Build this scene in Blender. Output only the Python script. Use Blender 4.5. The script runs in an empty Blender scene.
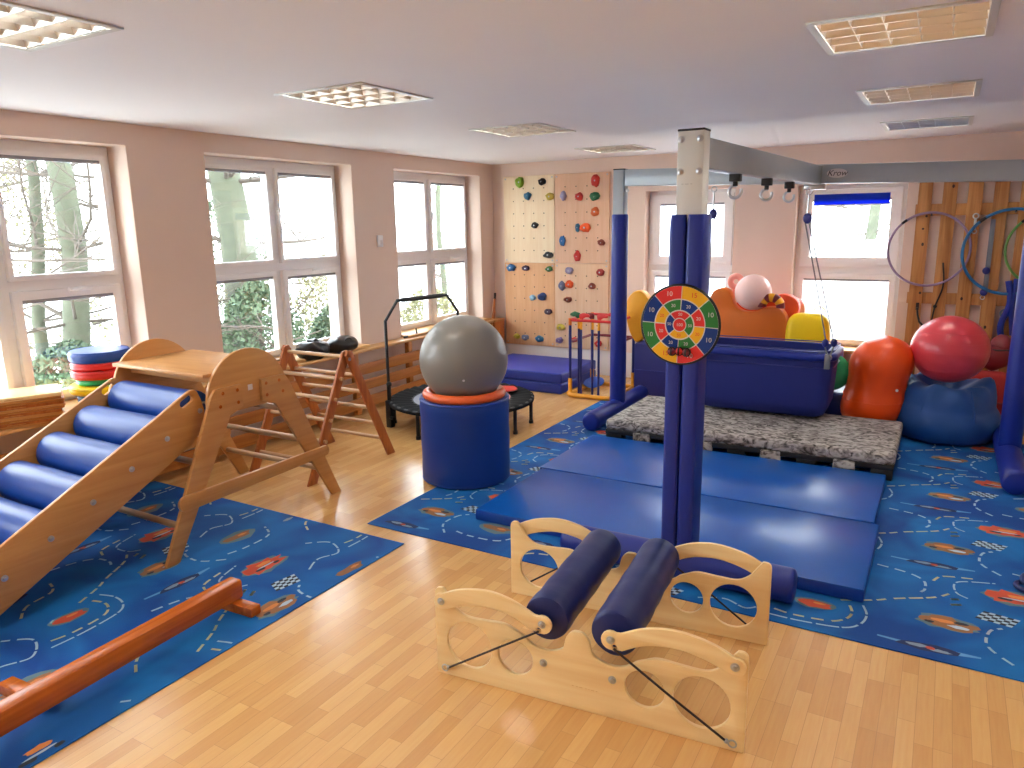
import bpy, bmesh, math, random
from mathutils import Vector, Matrix, noise
random.seed(7)
PI = math.pi
SC = bpy.context.scene
COL = SC.collection

# ------------------------------------------------------------------ materials
def lin(c):
    return tuple(((v/255)/12.92 if v/255 <= .04045 else ((v/255+.055)/1.055)**2.4) for v in c) + (1.0,)

def new_mat(name):
    m = bpy.data.materials.new(name); m.use_nodes = True
    nt = m.node_tree
    return m, nt, nt.nodes['Principled BSDF']

def plain(name, c, rough=.5, metal=0., var=.06, scale=8., bump=0., bscale=60., spec=.5, coat=0.):
    m, nt, b = new_mat(name)
    N, L = nt.nodes, nt.links
    b.inputs['Roughness'].default_value = rough
    b.inputs['Metallic'].default_value = metal
    b.inputs['Specular IOR Level'].default_value = spec
    b.inputs['Coat Weight'].default_value = coat
    tc = N.new('ShaderNodeTexCoord')
    nz = N.new('ShaderNodeTexNoise'); nz.inputs['Scale'].default_value = scale; nz.inputs['Detail'].default_value = 3
    L.new(tc.outputs['Object'], nz.inputs['Vector'])
    mx = N.new('ShaderNodeMix'); mx.data_type = 'RGBA'
    a = lin(c)
    mx.inputs[6].default_value = tuple(v*(1-var) for v in a[:3])+(1,)
    mx.inputs[7].default_value = tuple(min(1, v*(1+var)) for v in a[:3])+(1,)
    L.new(nz.outputs['Fac'], mx.inputs[0]); L.new(mx.outputs[2], b.inputs['Base Color'])
    if bump:
        n2 = N.new('ShaderNodeTexNoise'); n2.inputs['Scale'].default_value = bscale; n2.inputs['Detail'].default_value = 4
        L.new(tc.outputs['Object'], n2.inputs['Vector'])
        bp = N.new('ShaderNodeBump'); bp.inputs['Strength'].default_value = bump; bp.inputs['Distance'].default_value = .01
        L.new(n2.outputs['Fac'], bp.inputs['Height']); L.new(bp.outputs['Normal'], b.inputs['Normal'])
    return m

def wood(name, c1, c2, axis='Y', rough=.4, scale=6., stretch=14., spec=.4):
    m, nt, b = new_mat(name)
    N, L = nt.nodes, nt.links
    b.inputs['Roughness'].default_value = rough; b.inputs['Specular IOR Level'].default_value = spec
    tc = N.new('ShaderNodeTexCoord'); mp = N.new('ShaderNodeMapping')
    s = [scale*stretch/6]*3; s['XYZ'.index(axis)] = scale/stretch*2
    mp.inputs['Scale'].default_value = s
    L.new(tc.outputs['Object'], mp.inputs['Vector'])
    nz = N.new('ShaderNodeTexNoise'); nz.inputs['Scale'].default_value = 2.; nz.inputs['Detail'].default_value = 6; nz.inputs['Distortion'].default_value = .6
    L.new(mp.outputs['Vector'], nz.inputs['Vector'])
    rp = N.new('ShaderNodeValToRGB')
    rp.color_ramp.elements[0].position = .3; rp.color_ramp.elements[0].color = lin(c2)
    rp.color_ramp.elements[1].position = .7; rp.color_ramp.elements[1].color = lin(c1)
    L.new(nz.outputs['Fac'], rp.inputs['Fac']); L.new(rp.outputs['Color'], b.inputs['Base Color'])
    return m

def parquet(name):
    m, nt, b = new_mat(name)
    N, L = nt.nodes, nt.links
    tc = N.new('ShaderNodeTexCoord'); mp = N.new('ShaderNodeMapping')
    mp.inputs['Rotation'].default_value = (0, 0, PI/2)
    L.new(tc.outputs['Object'], mp.inputs['Vector'])
    br = N.new('ShaderNodeTexBrick')
    br.offset = .37; br.offset_frequency = 3; br.squash = 1
    br.inputs['Color1'].default_value = lin((224, 178, 114)); br.inputs['Color2'].default_value = lin((206, 154, 92))
    br.inputs['Mortar'].default_value = lin((188, 142, 92))
    br.inputs['Scale'].default_value = 1.; br.inputs['Mortar Size'].default_value = .0008; br.inputs['Mortar Smooth'].default_value = .1
    br.inputs['Bias'].default_value = -.15; br.inputs['Brick Width'].default_value = .34; br.inputs['Row Height'].default_value = .060
    L.new(mp.outputs['Vector'], br.inputs['Vector'])
    m2 = N.new('ShaderNodeMapping'); m2.inputs['Scale'].default_value = (34, 2.2, 1)
    L.new(tc.outputs['Object'], m2.inputs['Vector'])
    nz = N.new('ShaderNodeTexNoise'); nz.inputs['Scale'].default_value = 2.5; nz.inputs['Detail'].default_value = 5
    L.new(m2.outputs['Vector'], nz.inputs['Vector'])
    mx = N.new('ShaderNodeMix'); mx.data_type = 'RGBA'; mx.blend_type = 'OVERLAY'; mx.inputs[0].default_value = .15
    L.new(br.outputs['Color'], mx.inputs[6]); L.new(nz.outputs['Fac'], mx.inputs[7])
    L.new(mx.outputs[2], b.inputs['Base Color'])
    b.inputs['Roughness'].default_value = .22; b.inputs['Specular IOR Level'].default_value = .6
    n3 = N.new('ShaderNodeTexNoise'); n3.inputs['Scale'].default_value = 9.
    L.new(tc.outputs['Object'], n3.inputs['Vector'])
    bp = N.new('ShaderNodeBump'); bp.inputs['Strength'].default_value = .06; bp.inputs['Distance'].default_value = .02
    L.new(n3.outputs['Fac'], bp.inputs['Height']); L.new(bp.outputs['Normal'], b.inputs['Normal'])
    return m

def rug_mat(name):
    m, nt, b = new_mat(name)
    N, L = nt.nodes, nt.links
    tc = N.new('ShaderNodeTexCoord')
    nz = N.new('ShaderNodeTexNoise'); nz.inputs['Scale'].default_value = 1.7; nz.inputs['Detail'].default_value = 2; nz.inputs['Distortion'].default_value = 1.2
    L.new(tc.outputs['Object'], nz.inputs['Vector'])
    rp = N.new('ShaderNodeValToRGB'); e = rp.color_ramp.elements
    e[0].position = .35; e[0].color = lin((4, 66, 142)); e[1].position = .68; e[1].color = lin((14, 112, 184))
    L.new(nz.outputs['Fac'], rp.inputs['Fac']); L.new(rp.outputs['Color'], b.inputs['Base Color'])
    b.inputs['Roughness'].default_value = .75; b.inputs['Specular IOR Level'].default_value = .3
    n2 = N.new('ShaderNodeTexNoise'); n2.inputs['Scale'].default_value = 400
    L.new(tc.outputs['Object'], n2.inputs['Vector'])
    bp = N.new('ShaderNodeBump'); bp.inputs['Strength'].default_value = .25; bp.inputs['Distance'].default_value = .004
    L.new(n2.outputs['Fac'], bp.inputs['Height']); L.new(bp.outputs['Normal'], b.inputs['Normal'])
    return m

def mottled(name):
    m, nt, b = new_mat(name)
    N, L = nt.nodes, nt.links
    tc = N.new('ShaderNodeTexCoord'); mp = N.new('ShaderNodeMapping'); mp.inputs['Scale'].default_value = (1, 1.6, 1.5)
    L.new(tc.outputs['Object'], mp.inputs['Vector'])
    nz = N.new('ShaderNodeTexNoise'); nz.inputs['Scale'].default_value = 12; nz.inputs['Detail'].default_value = 4; nz.inputs['Distortion'].default_value = 1.8
    L.new(mp.outputs['Vector'], nz.inputs['Vector'])
    rp = N.new('ShaderNodeValToRGB'); e = rp.color_ramp.elements
    e[0].position = .36; e[0].color = lin((58, 54, 50)); e[1].position = .6; e[1].color = lin((184, 180, 174))
    x = rp.color_ramp.elements.new(.47); x.color = lin((132, 126, 122))
    L.new(nz.outputs['Fac'], rp.inputs['Fac']); L.new(rp.outputs['Color'], b.inputs['Base Color'])
    b.inputs['Roughness'].default_value = .8
    return m

def glass_mat(name):
    m, nt, b = new_mat(name)
    N, L = nt.nodes, nt.links
    N.remove(b)
    tr = N.new('ShaderNodeBsdfTransparent'); tr.inputs['Color'].default_value = (.965, .97, .97, 1)
    gl = N.new('ShaderNodeBsdfGlossy'); gl.inputs['Roughness'].default_value = .02
    lw = N.new('ShaderNodeLayerWeight')
    pw = N.new('ShaderNodeMath'); pw.operation = 'POWER'; pw.inputs[1].default_value = 4.
    ml = N.new('ShaderNodeMath'); ml.operation = 'MULTIPLY_ADD'; ml.inputs[1].default_value = .6; ml.inputs[2].default_value = .03
    L.new(lw.outputs['Facing'], pw.inputs[0]); L.new(pw.outputs[0], ml.inputs[0])
    mx = N.new('ShaderNodeMixShader')
    L.new(ml.outputs[0], mx.inputs[0]); L.new(tr.outputs[0], mx.inputs[1]); L.new(gl.outputs[0], mx.inputs[2])
    L.new(mx.outputs[0], N['Material Output'].inputs['Surface'])
    return m

def emit_mat(name, c, strength):
    m, nt, b = new_mat(name)
    b.inputs['Base Color'].default_value = (.8, .8, .8, 1)
    b.inputs['Emission Color'].default_value = lin(c); b.inputs['Emission Strength'].default_value = strength
    return m

M = {}
M['floor'] = parquet('parquet')
M['wall'] = plain('peach_paint', (228, 206, 190), .8, var=.03, scale=2, bump=.05, bscale=120)
M['white_paint'] = plain('white_paint', (228, 224, 222), .7, var=.02)
M['ceiling'] = plain('ceiling_paint', (236, 236, 238), .75, var=.02, scale=1.5)
M['pvc'] = plain('white_window_plastic', (244, 244, 244), .35, var=.01)
M['dark_gasket'] = plain('grey_blind_cassette', (150, 152, 160), .5)
M['glass'] = glass_mat('window_glass')
M['blind_blue'] = plain('blue_blind_fabric', (14, 74, 214), .7, var=.03)
def translucent(m, k):
    nt = m.node_tree; N, L = nt.nodes, nt.links; b = N['Principled BSDF']
    t = N.new('ShaderNodeBsdfTranslucent'); mx = N.new('ShaderNodeMixShader'); mx.inputs[0].default_value = k
    L.new(b.inputs['Base Color'].links[0].from_socket, t.inputs['Color'])
    L.new(b.outputs[0], mx.inputs[1]); L.new(t.outputs[0], mx.inputs[2]); L.new(mx.outputs[0], N['Material Output'].inputs['Surface'])
translucent(M['blind_blue'], .6)
M['sill_wood'] = wood('sill_wood', (226, 180, 120), (206, 154, 94), 'Y')
M['slat_wood'] = wood('orange_slat_wood', (190, 128, 62), (164, 98, 42), 'Y')
M['birch'] = wood('birch_ply', (246, 220, 164), (236, 200, 140), 'X', rough=.35, scale=4)
M['beech'] = wood('beech_wood', (210, 156, 92), (194, 136, 74), 'Y', rough=.35)
M['beech_x'] = wood('beech_wood_cross', (214, 160, 98), (198, 140, 80), 'X', rough=.35)
M['rung'] = wood('pale_rung_wood', (214, 176, 130), (190, 148, 104), 'X', rough=.35)
M['pikler'] = wood('reddish_pine', (190, 112, 54), (160, 84, 36), 'Z', rough=.35)
M['beam_wood'] = wood('varnished_orange_wood', (206, 112, 34), (170, 80, 20), 'Y', rough=.25)
M['pallet_wood'] = wood('knotty_pallet_wood', (196, 142, 84), (160, 104, 54), 'Z', rough=.6)
M['ply_pale'] = wood('pale_plywood', (240, 220, 186), (232, 206, 168), 'Z', rough=.6)
M['ply_pink'] = wood('pinkish_plywood', (226, 188, 158), (218, 176, 144), 'Z', rough=.6)
M['ply_tan'] = wood('tan_plywood', (226, 178, 132), (216, 162, 114), 'Z', rough=.6)
M['ply_cream'] = wood('cream_plywood', (232, 200, 166), (224, 186, 150), 'Z', rough=.6)
M['pad'] = plain('dark_blue_vinyl', (16, 40, 136), .42, bump=.08, bscale=14)
M['navy'] = plain('navy_vinyl', (10, 30, 94), .42, bump=.1, bscale=14)
M['roller_blue'] = plain('bright_blue_vinyl', (16, 70, 156), .38, bump=.06, bscale=12)
M['mat_blue'] = plain('blue_mat_vinyl', (4, 86, 176), .28, bump=.05, bscale=160)
M['mat_side'] = plain('blue_mat_side_vinyl', (8, 62, 160), .45)
M['drum_blue'] = plain('blue_drum_vinyl', (4, 58, 144), .42, bump=.06, bscale=10)
M['crash_blue'] = plain('violet_blue_vinyl', (34, 56, 156), .45, bump=.06, bscale=12)
M['block_blue'] = plain('deep_violet_blue_vinyl', (34, 40, 122), .5)
M['tub_blue'] = plain('dark_blue_canvas', (10, 30, 116), .6, bump=.12, bscale=9)
M['bean'] = plain('blue_beanbag_fabric', (20, 76, 146), .55, bump=.1, bscale=24)
M['orange_foam'] = plain('orange_foam_vinyl', (226, 116, 28), .5)
M['red_foam'] = plain('red_orange_foam', (232, 84, 44), .5)
M['yellow_foam'] = plain('yellow_foam_vinyl', (255, 216, 4), .45)
M['amber_foam'] = plain('amber_foam_vinyl', (244, 172, 26), .5)
M['pink_ball'] = plain('pale_pink_rubber', (250, 212, 204), .3)
M['pink_foam'] = plain('pink_foam', (244, 164, 150), .5)
M['peanut'] = plain('orange_rubber', (244, 84, 18), .3, var=.03)
M['red_ball'] = plain('coral_red_rubber', (216, 70, 80), .28, var=.03)
M['grey_ball'] = plain('grey_rubber', (134, 131, 124), .3, var=.03)
M['orange_ring'] = plain('orange_ring_rubber', (240, 104, 44), .35)
M['green'] = plain('green_plastic', (24, 164, 104), .4)
M['metal'] = plain('grey_painted_metal', (168, 178, 184), .34, metal=.25, var=.03)
M['metal_pale'] = plain('pale_grey_metal', (212, 214, 208), .4, metal=.1, var=.03)
M['steel'] = plain('zinc_steel', (190, 194, 198), .28, metal=.9)
M['chrome'] = plain('mirror_louver', (206, 200, 190), .32, metal=.95, var=.02)
M['black'] = plain('black_plastic', (18, 18, 20), .5)
M['black_bag'] = plain('black_film', (22, 23, 27), .28, bump=.35, bscale=18)
M['cord'] = plain('dark_cord', (46, 30, 26), .7)
M['rope'] = plain('grey_rope', (120, 124, 132), .8)
M['red'] = plain('red_plastic', (214, 40, 40), .4)
M['dark_red'] = plain('dark_red_fabric', (168, 34, 32), .7)
M['maroon'] = plain('maroon_plastic', (128, 34, 44), .5)
M['yellow_tube'] = plain('yellow_tube_plastic', (232, 160, 36), .4)
M['stick_blue'] = plain('blue_tube_plastic', (34, 44, 116), .4)
M['purple'] = plain('lilac_plastic', (150, 128, 160), .35)
M['hoop_blue'] = plain('sea_blue_plastic', (28, 104, 160), .35)
M['hoop_green'] = plain('leaf_green_plastic', (92, 150, 70), .35)
M['mottled'] = mottled('mottled_stone_fabric')
M['rug'] = rug_mat('printed_blue_carpet')
M['bark'] = plain('pale_green_bark', (80, 84, 68), .9, var=.4, scale=6)
M['twig'] = plain('grey_brown_twig', (86, 78, 70), .9, var=.15)
M['leaf'] = plain('evergreen_leaf', (76, 92, 68), .8, var=.3, scale=3)
M['leaf2'] = plain('yellow_green_leaf', (116, 114, 82), .8, var=.25, scale=3)
M['grass'] = plain('snowy_grass', (224, 226, 222), .9, var=.2, scale=.8)
M['house'] = plain('white_house_plaster', (236, 238, 240), .8, var=.02)
M['house_window'] = plain('dark_house_glass', (120, 140, 150), .2)
M['tube'] = emit_mat('lit_fluorescent_tube', (252, 249, 246), 23.)

def flat(name, c, rough=.7):
    return plain(name, c, rough, var=.02)

# ------------------------------------------------------------------ mesh builder
def mx_xz(y=0.):   # plate drawn in x,z and thick along y
    return Matrix(((1, 0, 0, 0), (0, 0, -1, y), (0, 1, 0, 0), (0, 0, 0, 1)))
def mx_yz(x=0.):   # plate drawn in y,z and thick along x
    return Matrix(((0, 0, 1, x), (1, 0, 0, 0), (0, 1, 0, 0), (0, 0, 0, 1)))
def mx_xy(z=0.):
    return Matrix.Translation((0, 0, z))

class MB:
    def __init__(s): s.bm = bmesh.new()
    def _add(s, bm2, mi=0, mat4=None):
        if mat4 is not None: bm2.transform(mat4)
        for f in bm2.faces: f.material_index = mi
        me = bpy.data.meshes.new('tmp'); bm2.to_mesh(me); bm2.free()
        s.bm.from_mesh(me); bpy.data.meshes.remove(me)
        return s
    def mesh(s, me, mi=0, mat4=None):
        b = bmesh.new(); b.from_mesh(me); return s._add(b, mi, mat4)
    def box(s, x0, x1, y0, y1, z0, z1, bev=0., seg=2, mi=0, mat4=None):
        b = bmesh.new(); bmesh.ops.create_cube(b, size=1)
        for v in b.verts:
            v.co = Vector(((x0+x1)/2+v.co.x*(x1-x0), (y0+y1)/2+v.co.y*(y1-y0), (z0+z1)/2+v.co.z*(z1-z0)))
        if bev: bmesh.ops.bevel(b, geom=b.edges[:], offset=bev, segments=seg, profile=.5, affect='EDGES')
        return s._add(b, mi, mat4)
    def bar(s, p, q, w, h, bev=.003, up=(0, 0, 1), mi=0):
        p, q = Vector(p), Vector(q); d = (q-p); L = d.length; d.normalize()
        u = Vector(up); x = d.cross(u)
        if x.length < 1e-4: x = d.cross(Vector((1, 0, 0)))
        x.normalize(); u = x.cross(d)
        m = Matrix(((x.x, d.x, u.x, p.x), (x.y, d.y, u.y, p.y), (x.z, d.z, u.z, p.z), (0, 0, 0, 1)))
        return s.box(-w/2, w/2, 0, L, -h/2, h/2, bev, 2, mi, m)
    def tube(s, pts, r, n=10, closed=False, mi=0):
        pts = [Vector(p) for p in pts]; k = len(pts)
        rs = r if isinstance(r, (list, tuple)) else [r]*k
        b = bmesh.new(); rings = []; prev = None
        for i, p in enumerate(pts):
            a = pts[i-1] if (i or closed) else p
            c = pts[(i+1) % k] if (i < k-1 or closed) else p
            d = (c-a).normalized()
            if prev is None:
                u = d.cross(Vector((0, 0, 1)))
                if u.length < .05: u = d.cross(Vector((1, 0, 0)))
            else: u = prev-d*prev.dot(d)
            u.normalize(); prev = u; w = d.cross(u)
            rings.append([b.verts.new(p+(u*math.cos(2*PI*j/n)+w*math.sin(2*PI*j/n))*rs[i]) for j in range(n)])
        for i in range(k if closed else k-1):
            A, B = rings[i], rings[(i+1) % k]
            off = 0
            if closed and i == k-1:
                off = min(range(n), key=lambda o: (A[0].co-B[o].co).length)
            for j in range(n): b.faces.new((A[j], A[(j+1) % n], B[(j+1+off) % n], B[(j+off) % n]))
        if not closed:
            b.faces.new(rings[0][::-1]); b.faces.new(rings[-1])
        bmesh.ops.recalc_face_normals(b, faces=b.faces[:])
        return s._add(b, mi)
    def loft(s, loops, caps=True, mi=0, mat4=None):
        b = bmesh.new(); R = [[b.verts.new(Vector(p)) for p in L] for L in loops]; n = len(R[0])
        for A, B in zip(R, R[1:]):
            for j in range(n): b.faces.new((A[j], A[(j+1) % n], B[(j+1) % n], B[j]))
        if caps: b.faces.new(R[0][::-1]); b.faces.new(R[-1])
        bmesh.ops.recalc_face_normals(b, faces=b.faces[:])
        return s._add(b, mi, mat4)
    def lathe(s, prof, n=32, mi=0, mat4=None):
        return s.loft([[(r*math.cos(2*PI*j/n), r*math.sin(2*PI*j/n), z) for j in range(n)] for r, z in prof], True, mi, mat4)
    def ball(s, c, r, sc=(1, 1, 1), seg=32, mi=0):
        b = bmesh.new(); bmesh.ops.create_uvsphere(b, u_segments=seg, v_segments=seg//2, radius=r)
        return s._add(b, mi, Matrix.Translation(c) @ Matrix.Diagonal((*sc, 1)))
    def torus(s, c, R, r, axis='Z', n=48, k=10, mi=0, a0=0., a1=2*PI, tilt=None):
        full = abs(a1-a0-2*PI) < 1e-6
        cnt = n if full else n+1
        P = []
        for i in range(cnt):
            a = a0+(a1-a0)*i/n
            u, v = R*math.cos(a), R*math.sin(a)
            p = {'Z': (u, v, 0), 'Y': (u, 0, v), 'X': (0, u, v)}[axis]
            p = Vector(p)
            if tilt is not None: p = tilt @ p
            P.append(Vector(c)+p)
        return s.tube(P, r, k, full, mi)
    def plate(s, outline, t, mat4, holes=(), bev=.002, mi=0):
        cu = bpy.data.curves.new('tmp', 'CURVE'); cu.dimensions = '2D'; cu.fill_mode = 'BOTH'
        cu.extrude = max(t/2-bev, 1e-5); cu.bevel_depth = bev; cu.bevel_resolution = 1; cu.offset = -bev
        for lp in [outline, *holes]:
            sp = cu.splines.new('POLY'); sp.points.add(len(lp)-1); sp.use_cyclic_u = True
            for p, q in zip(sp.points, lp): p.co = (q[0], q[1], 0, 1)
        o = bpy.data.objects.new('tmp', cu); COL.objects.link(o)
        dg = bpy.context.evaluated_depsgraph_get(); dg.update()
        me = bpy.data.meshes.new_from_object(o.evaluated_get(dg))
        bpy.data.objects.remove(o); bpy.data.curves.remove(cu)
        b = bmesh.new(); b.from_mesh(me); bpy.data.meshes.remove(me)
        bmesh.ops.remove_doubles(b, verts=b.verts[:], dist=1e-5)
        return s._add(b, mi, mat4)
    def poly(s, pts, mi=0):
        v = [s.bm.verts.new(Vector(p)) for p in pts]
        f = s.bm.faces.new(v); f.material_index = mi
        return s
    def text(s, body, size, mat4, mi=0, ext=.0006, shear=0., align='CENTER'):
        cu = bpy.data.curves.new('tmp', 'FONT'); cu.body = body; cu.size = size; cu.align_x = align; cu.align_y = 'CENTER'
        cu.extrude = ext; cu.shear = shear; cu.resolution_u = 3
        o = bpy.data.objects.new('tmp', cu); COL.objects.link(o)
        dg = bpy.context.evaluated_depsgraph_get(); dg.update()
        me = bpy.data.meshes.new_from_object(o.evaluated_get(dg))
        bpy.data.objects.remove(o); bpy.data.curves.remove(cu)
        s.mesh(me, mi, mat4); bpy.data.meshes.remove(me)
        return s
    def wobble(s, amp, sc, seed=0.):
        for v in s.bm.verts:
            n = noise.noise_vector(v.co*sc+Vector((seed, seed*1.7, seed*.3)))
            v.co += n*amp
        return s
    def obj(s, name, mats, parent=None, smooth=True, angle=40, subsurf=0):
        me = bpy.data.meshes.new(name)
        s.bm.to_mesh(me); s.bm.free()
        for m in (mats if isinstance(mats, (list, tuple)) else [mats]): me.materials.append(m)
        if smooth:
            me.polygons.foreach_set('use_smooth', [True]*len(me.polygons))
            me.set_sharp_from_angle(angle=math.radians(angle))
        o = bpy.data.objects.new(name, me); COL.objects.link(o)
        if parent is not None: o.parent = parent
        if subsurf:
            md = o.modifiers.new('smooth', 'SUBSURF'); md.levels = md.render_levels = subsurf
        return o

def tag(o, label=None, cat=None, group=None, kind=None):
    if label: o['label'] = label
    if cat: o['category'] = cat
    if group: o['group'] = group
    if kind: o['kind'] = kind
    return o
def thing(name, label, cat, loc=(0, 0, 0), rz=0., group=None):
    o = bpy.data.objects.new(name, None); COL.objects.link(o)
    o.empty_display_size = .1; o.location = loc; o.rotation_euler = (0, 0, rz)
    return tag(o, label, cat, group)
def struct(o):
    o['kind'] = 'structure'; return o
def copy_tree(o, parent=None):
    c = o.copy(); COL.objects.link(c)
    if parent is not None: c.parent = parent
    for ch in list(o.children): copy_tree(ch, c)
    return c
def circ(cx, cy, r, n=28, ry=None):
    ry = ry or r
    return [(cx+r*math.cos(2*PI*i/n), cy+ry*math.sin(2*PI*i/n)) for i in range(n)]
def arc(cx, cy, r, a0, a1, n=12):
    return [(cx+r*math.cos(math.radians(a0+(a1-a0)*i/n)), cy+r*math.sin(math.radians(a0+(a1-a0)*i/n))) for i in range(n+1)]
def rrect(x0, x1, y0, y1, r, n=6):
    return arc(x1-r, y0+r, r, -90, 0, n)+arc(x1-r, y1-r, r, 0, 90, n)+arc(x0+r, y1-r, r, 90, 180, n)+arc(x0+r, y0+r, r, 180, 270, n)
def spline(P, n=8):
    P = [Vector(p) for p in P]; out = []
    for i in range(len(P)-1):
        p0 = P[max(i-1, 0)]; p1 = P[i]; p2 = P[i+1]; p3 = P[min(i+2, len(P)-1)]
        for k in range(n):
            t = k/n
            out.append(.5*((2*p1)+(p2-p0)*t+(2*p0-5*p1+4*p2-p3)*t*t+(3*p1-p0-3*p2+p3)*t**3))
    out.append(P[-1]); return out
def sp2(P, n=8): return [(v.x, v.y) for v in spline([(p[0], p[1], 0) for p in P], n)]

# ------------------------------------------------------------------ the room
XL, XR, YF, YB, ZC = -5.10, 3.2, -3.2, 8.32, 2.59
WT = .42
LW = [(1.68+2.33*k, 3.36+2.33*k) for k in (-2, -1, 0, 1, 2)]
LWZ = (.66, 2.44)
BW = [(-3.05, -2.03), (-1.40, -.38)]
BWZ = (.52, 2.19)
struct(MB().box(XL-WT, XR+.2, YF-.2, YB+WT, -.12, 0).obj('floor', M['floor'], smooth=False))
def rect(a, b, c, d): return [(a, c), (b, c), (b, d), (a, d)]
struct(MB().plate(rect(YF-.2, YB+WT, 0, 2.8), WT, mx_yz(XL-WT/2), [rect(a, b, *LWZ) for a, b in LW], bev=.004).obj('wall_left', M['wall'], smooth=False))
struct(MB().plate(rect(XL, XR+.2, 0, 2.8), WT, mx_xz(YB+WT/2), [rect(a, b, *BWZ) for a, b in BW], bev=.004).obj('wall_back', M['wall'], smooth=False))
struct(MB().box(XR, XR+.2, YF-.2, YB, 0, 2.8).obj('wall_right', M['wall'], smooth=False))
struct(MB().box(XL, XR, YF-.2, YF, 0, 2.8).obj('wall_front', M['wall'], smooth=False))
struct(MB().box(XL+.001, XR-.001, YB-.008, YB-.0005, .0, .305).obj('baseboard_back', M['white_paint'], smooth=False))
LIGHTS = [(-3.05, 1.53), (-3.05, 3.48), (-3.05, 5.47), (-3.05, 7.42), (-.235, 3.56), (-.235, 5.38), (-.235, 7.13),
          (-.235, 1.6), (-3.05, -.45), (-.235, -.45), (2.3, 3.5), (2.3, 1.5), (2.3, 5.4)]  # unseen lights carrying on the rows, kept because the room needs their light
HW = .30
struct(MB().plate(rect(XL, XR, YF, YB), .03, mx_xy(ZC+.015), [rect(x-HW, x+HW, y-HW, y+HW) for x, y in LIGHTS], bev=.0005).obj('ceiling', M['ceiling'], smooth=False))
struct(MB().box(XL-WT, XR+.2, YF-.2, YB+WT, 2.8, 2.95).obj('sky_block_roof_1', M['ceiling'], smooth=False))  # unseen roof slab added above the ceiling to block the sky

# windows on the left wall: frame, four panes, handle
def build_window(idx, a, b):
    o = bpy.data.objects.new('window_%d' % idx, None); COL.objects.link(o); o.location = (XL-.22, (a+b)/2, LWZ[0]); struct(o)
    w = (b-a)/2; h = LWZ[1]-LWZ[0]; zt = .83
    X0, X1 = -.07, 0.
    f = MB()
    f.plate(rect(-w, w, 0, h), .07, mx_yz(-.035), [rect(-w+.06, -.04, .05, zt-.03), rect(.04, w-.06, .05, zt-.03), rect(-w+.06, -.04, zt+.05, h-.07), rect(.04, w-.06, zt+.05, h-.07)], bev=.006)
    f.obj('window_frame', M['pvc'], o)
    for (y0, y1, z0, z1, t) in ((-w+.055, -.035, .045, zt-.025, .045), (.035, w-.055, .045, zt-.025, .06), (-w+.055, -.035, zt+.045, h-.065, .035), (.035, w-.055, zt+.045, h-.065, .035)):
        MB().plate(rect(y0, y1, z0, z1), .05, mx_yz(.012), [rect(y0+t, y1-t, z0+t, z1-t)], bev=.006).obj('sash', M['pvc'], o)
        MB().box(-.012, -.004, y0+t-.01, y1-t+.01, z0+t-.01, z1-t+.01).obj('pane', M['glass'], o, smooth=False)
        MB().box(.006, .03, y0+t-.004, y1-t+.004, z1-t-.024, z1-t, .004).obj('blind_cassette', M['dark_gasket'], o)
    hd = MB().box(.037, .052, .40, .43, zt-.055, zt-.02, .004).tube([(.05, .415, zt-.038), (.075, .415, zt-.038), (.08, .43, zt-.038), (.08, .54, zt-.036)], .009, 8)
    hd.obj('handle', M['pvc'], o)
    hd = MB().box(.037, .052, .005, .03, 1.30, 1.36, .004).tube([(.05, .018, 1.34), (.08, .018, 1.335), (.08, .018, 1.24)], .009, 8)
    hd.obj('handle', M['pvc'], o)
    MB().box(.0, .33, -w, w, -.004, .018, .004).obj('window_sill', M['sill_wood'], o)
    return o
for i, (a, b) in enumerate(LW): build_window(i+1, a, b)
def build_back_window(idx, a, b):
    o = bpy.data.objects.new('window_%d' % idx, None); COL.objects.link(o); o.location = ((a+b)/2, YB+.16, BWZ[0]); struct(o)
    w = (b-a)/2; h = BWZ[1]-BWZ[0]; zt = .80
    f = MB().plate(rect(-w, w, 0, h), .07, mx_xz(.035), [rect(-w+.05, w-.05, .03, zt-.04), rect(-w+.05, w-.05, zt+.04, h-.05)], bev=.006)
    f.obj('window_frame', M['pvc'], o)
    for (z0, z1) in ((.025, zt-.035), (zt+.035, h-.045)):
        x0, x1 = -w+.045, w-.045; t = .10 if z0 > .5 else .055
        MB().plate(rect(x0, x1, z0, z1), .05, mx_xz(-.012), [rect(x0+t, x1-t, z0+t, z1-t)], bev=.006).obj('sash', M['pvc'], o)
        MB().box(x0+t-.01, x1-t+.01, .004, .012, z0+t-.01, z1-t+.01).obj('pane', M['glass'], o, smooth=False)
        MB().box(x0+t-.004, x1-t+.004, -.03, -.006, z1-t-.022, z1-t, .004).obj('blind_cassette', M['dark_gasket'], o)
    MB().box(w-.22, w-.1, -.06, -.045, zt+.055, zt+.075, .004).box(w-.21, w-.19, -.05, -.035, zt+.05, zt+.08, .003).obj('handle', M['pvc'], o)
    MB().box(-w, w, -.30, .0, -.03, .004, .006).obj('window_sill', M['sill_wood'], o)
    return o
build_back_window(6, *BW[0]); build_back_window(7, *BW[1])
bl = thing('roller_blind', 'short bright blue roller blind across the top of the rear window', 'blind', (-.89, YB+.125, 2.01))
MB().box(-.355, .355, -.004, .001, -.02, .085).obj('fabric', M['blind_blue'], bl, smooth=False)
MB().box(-.36, .36, -.008, .004, -.032, -.02, .003).obj('bottom_bar', M['metal_pale'], bl)

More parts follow.
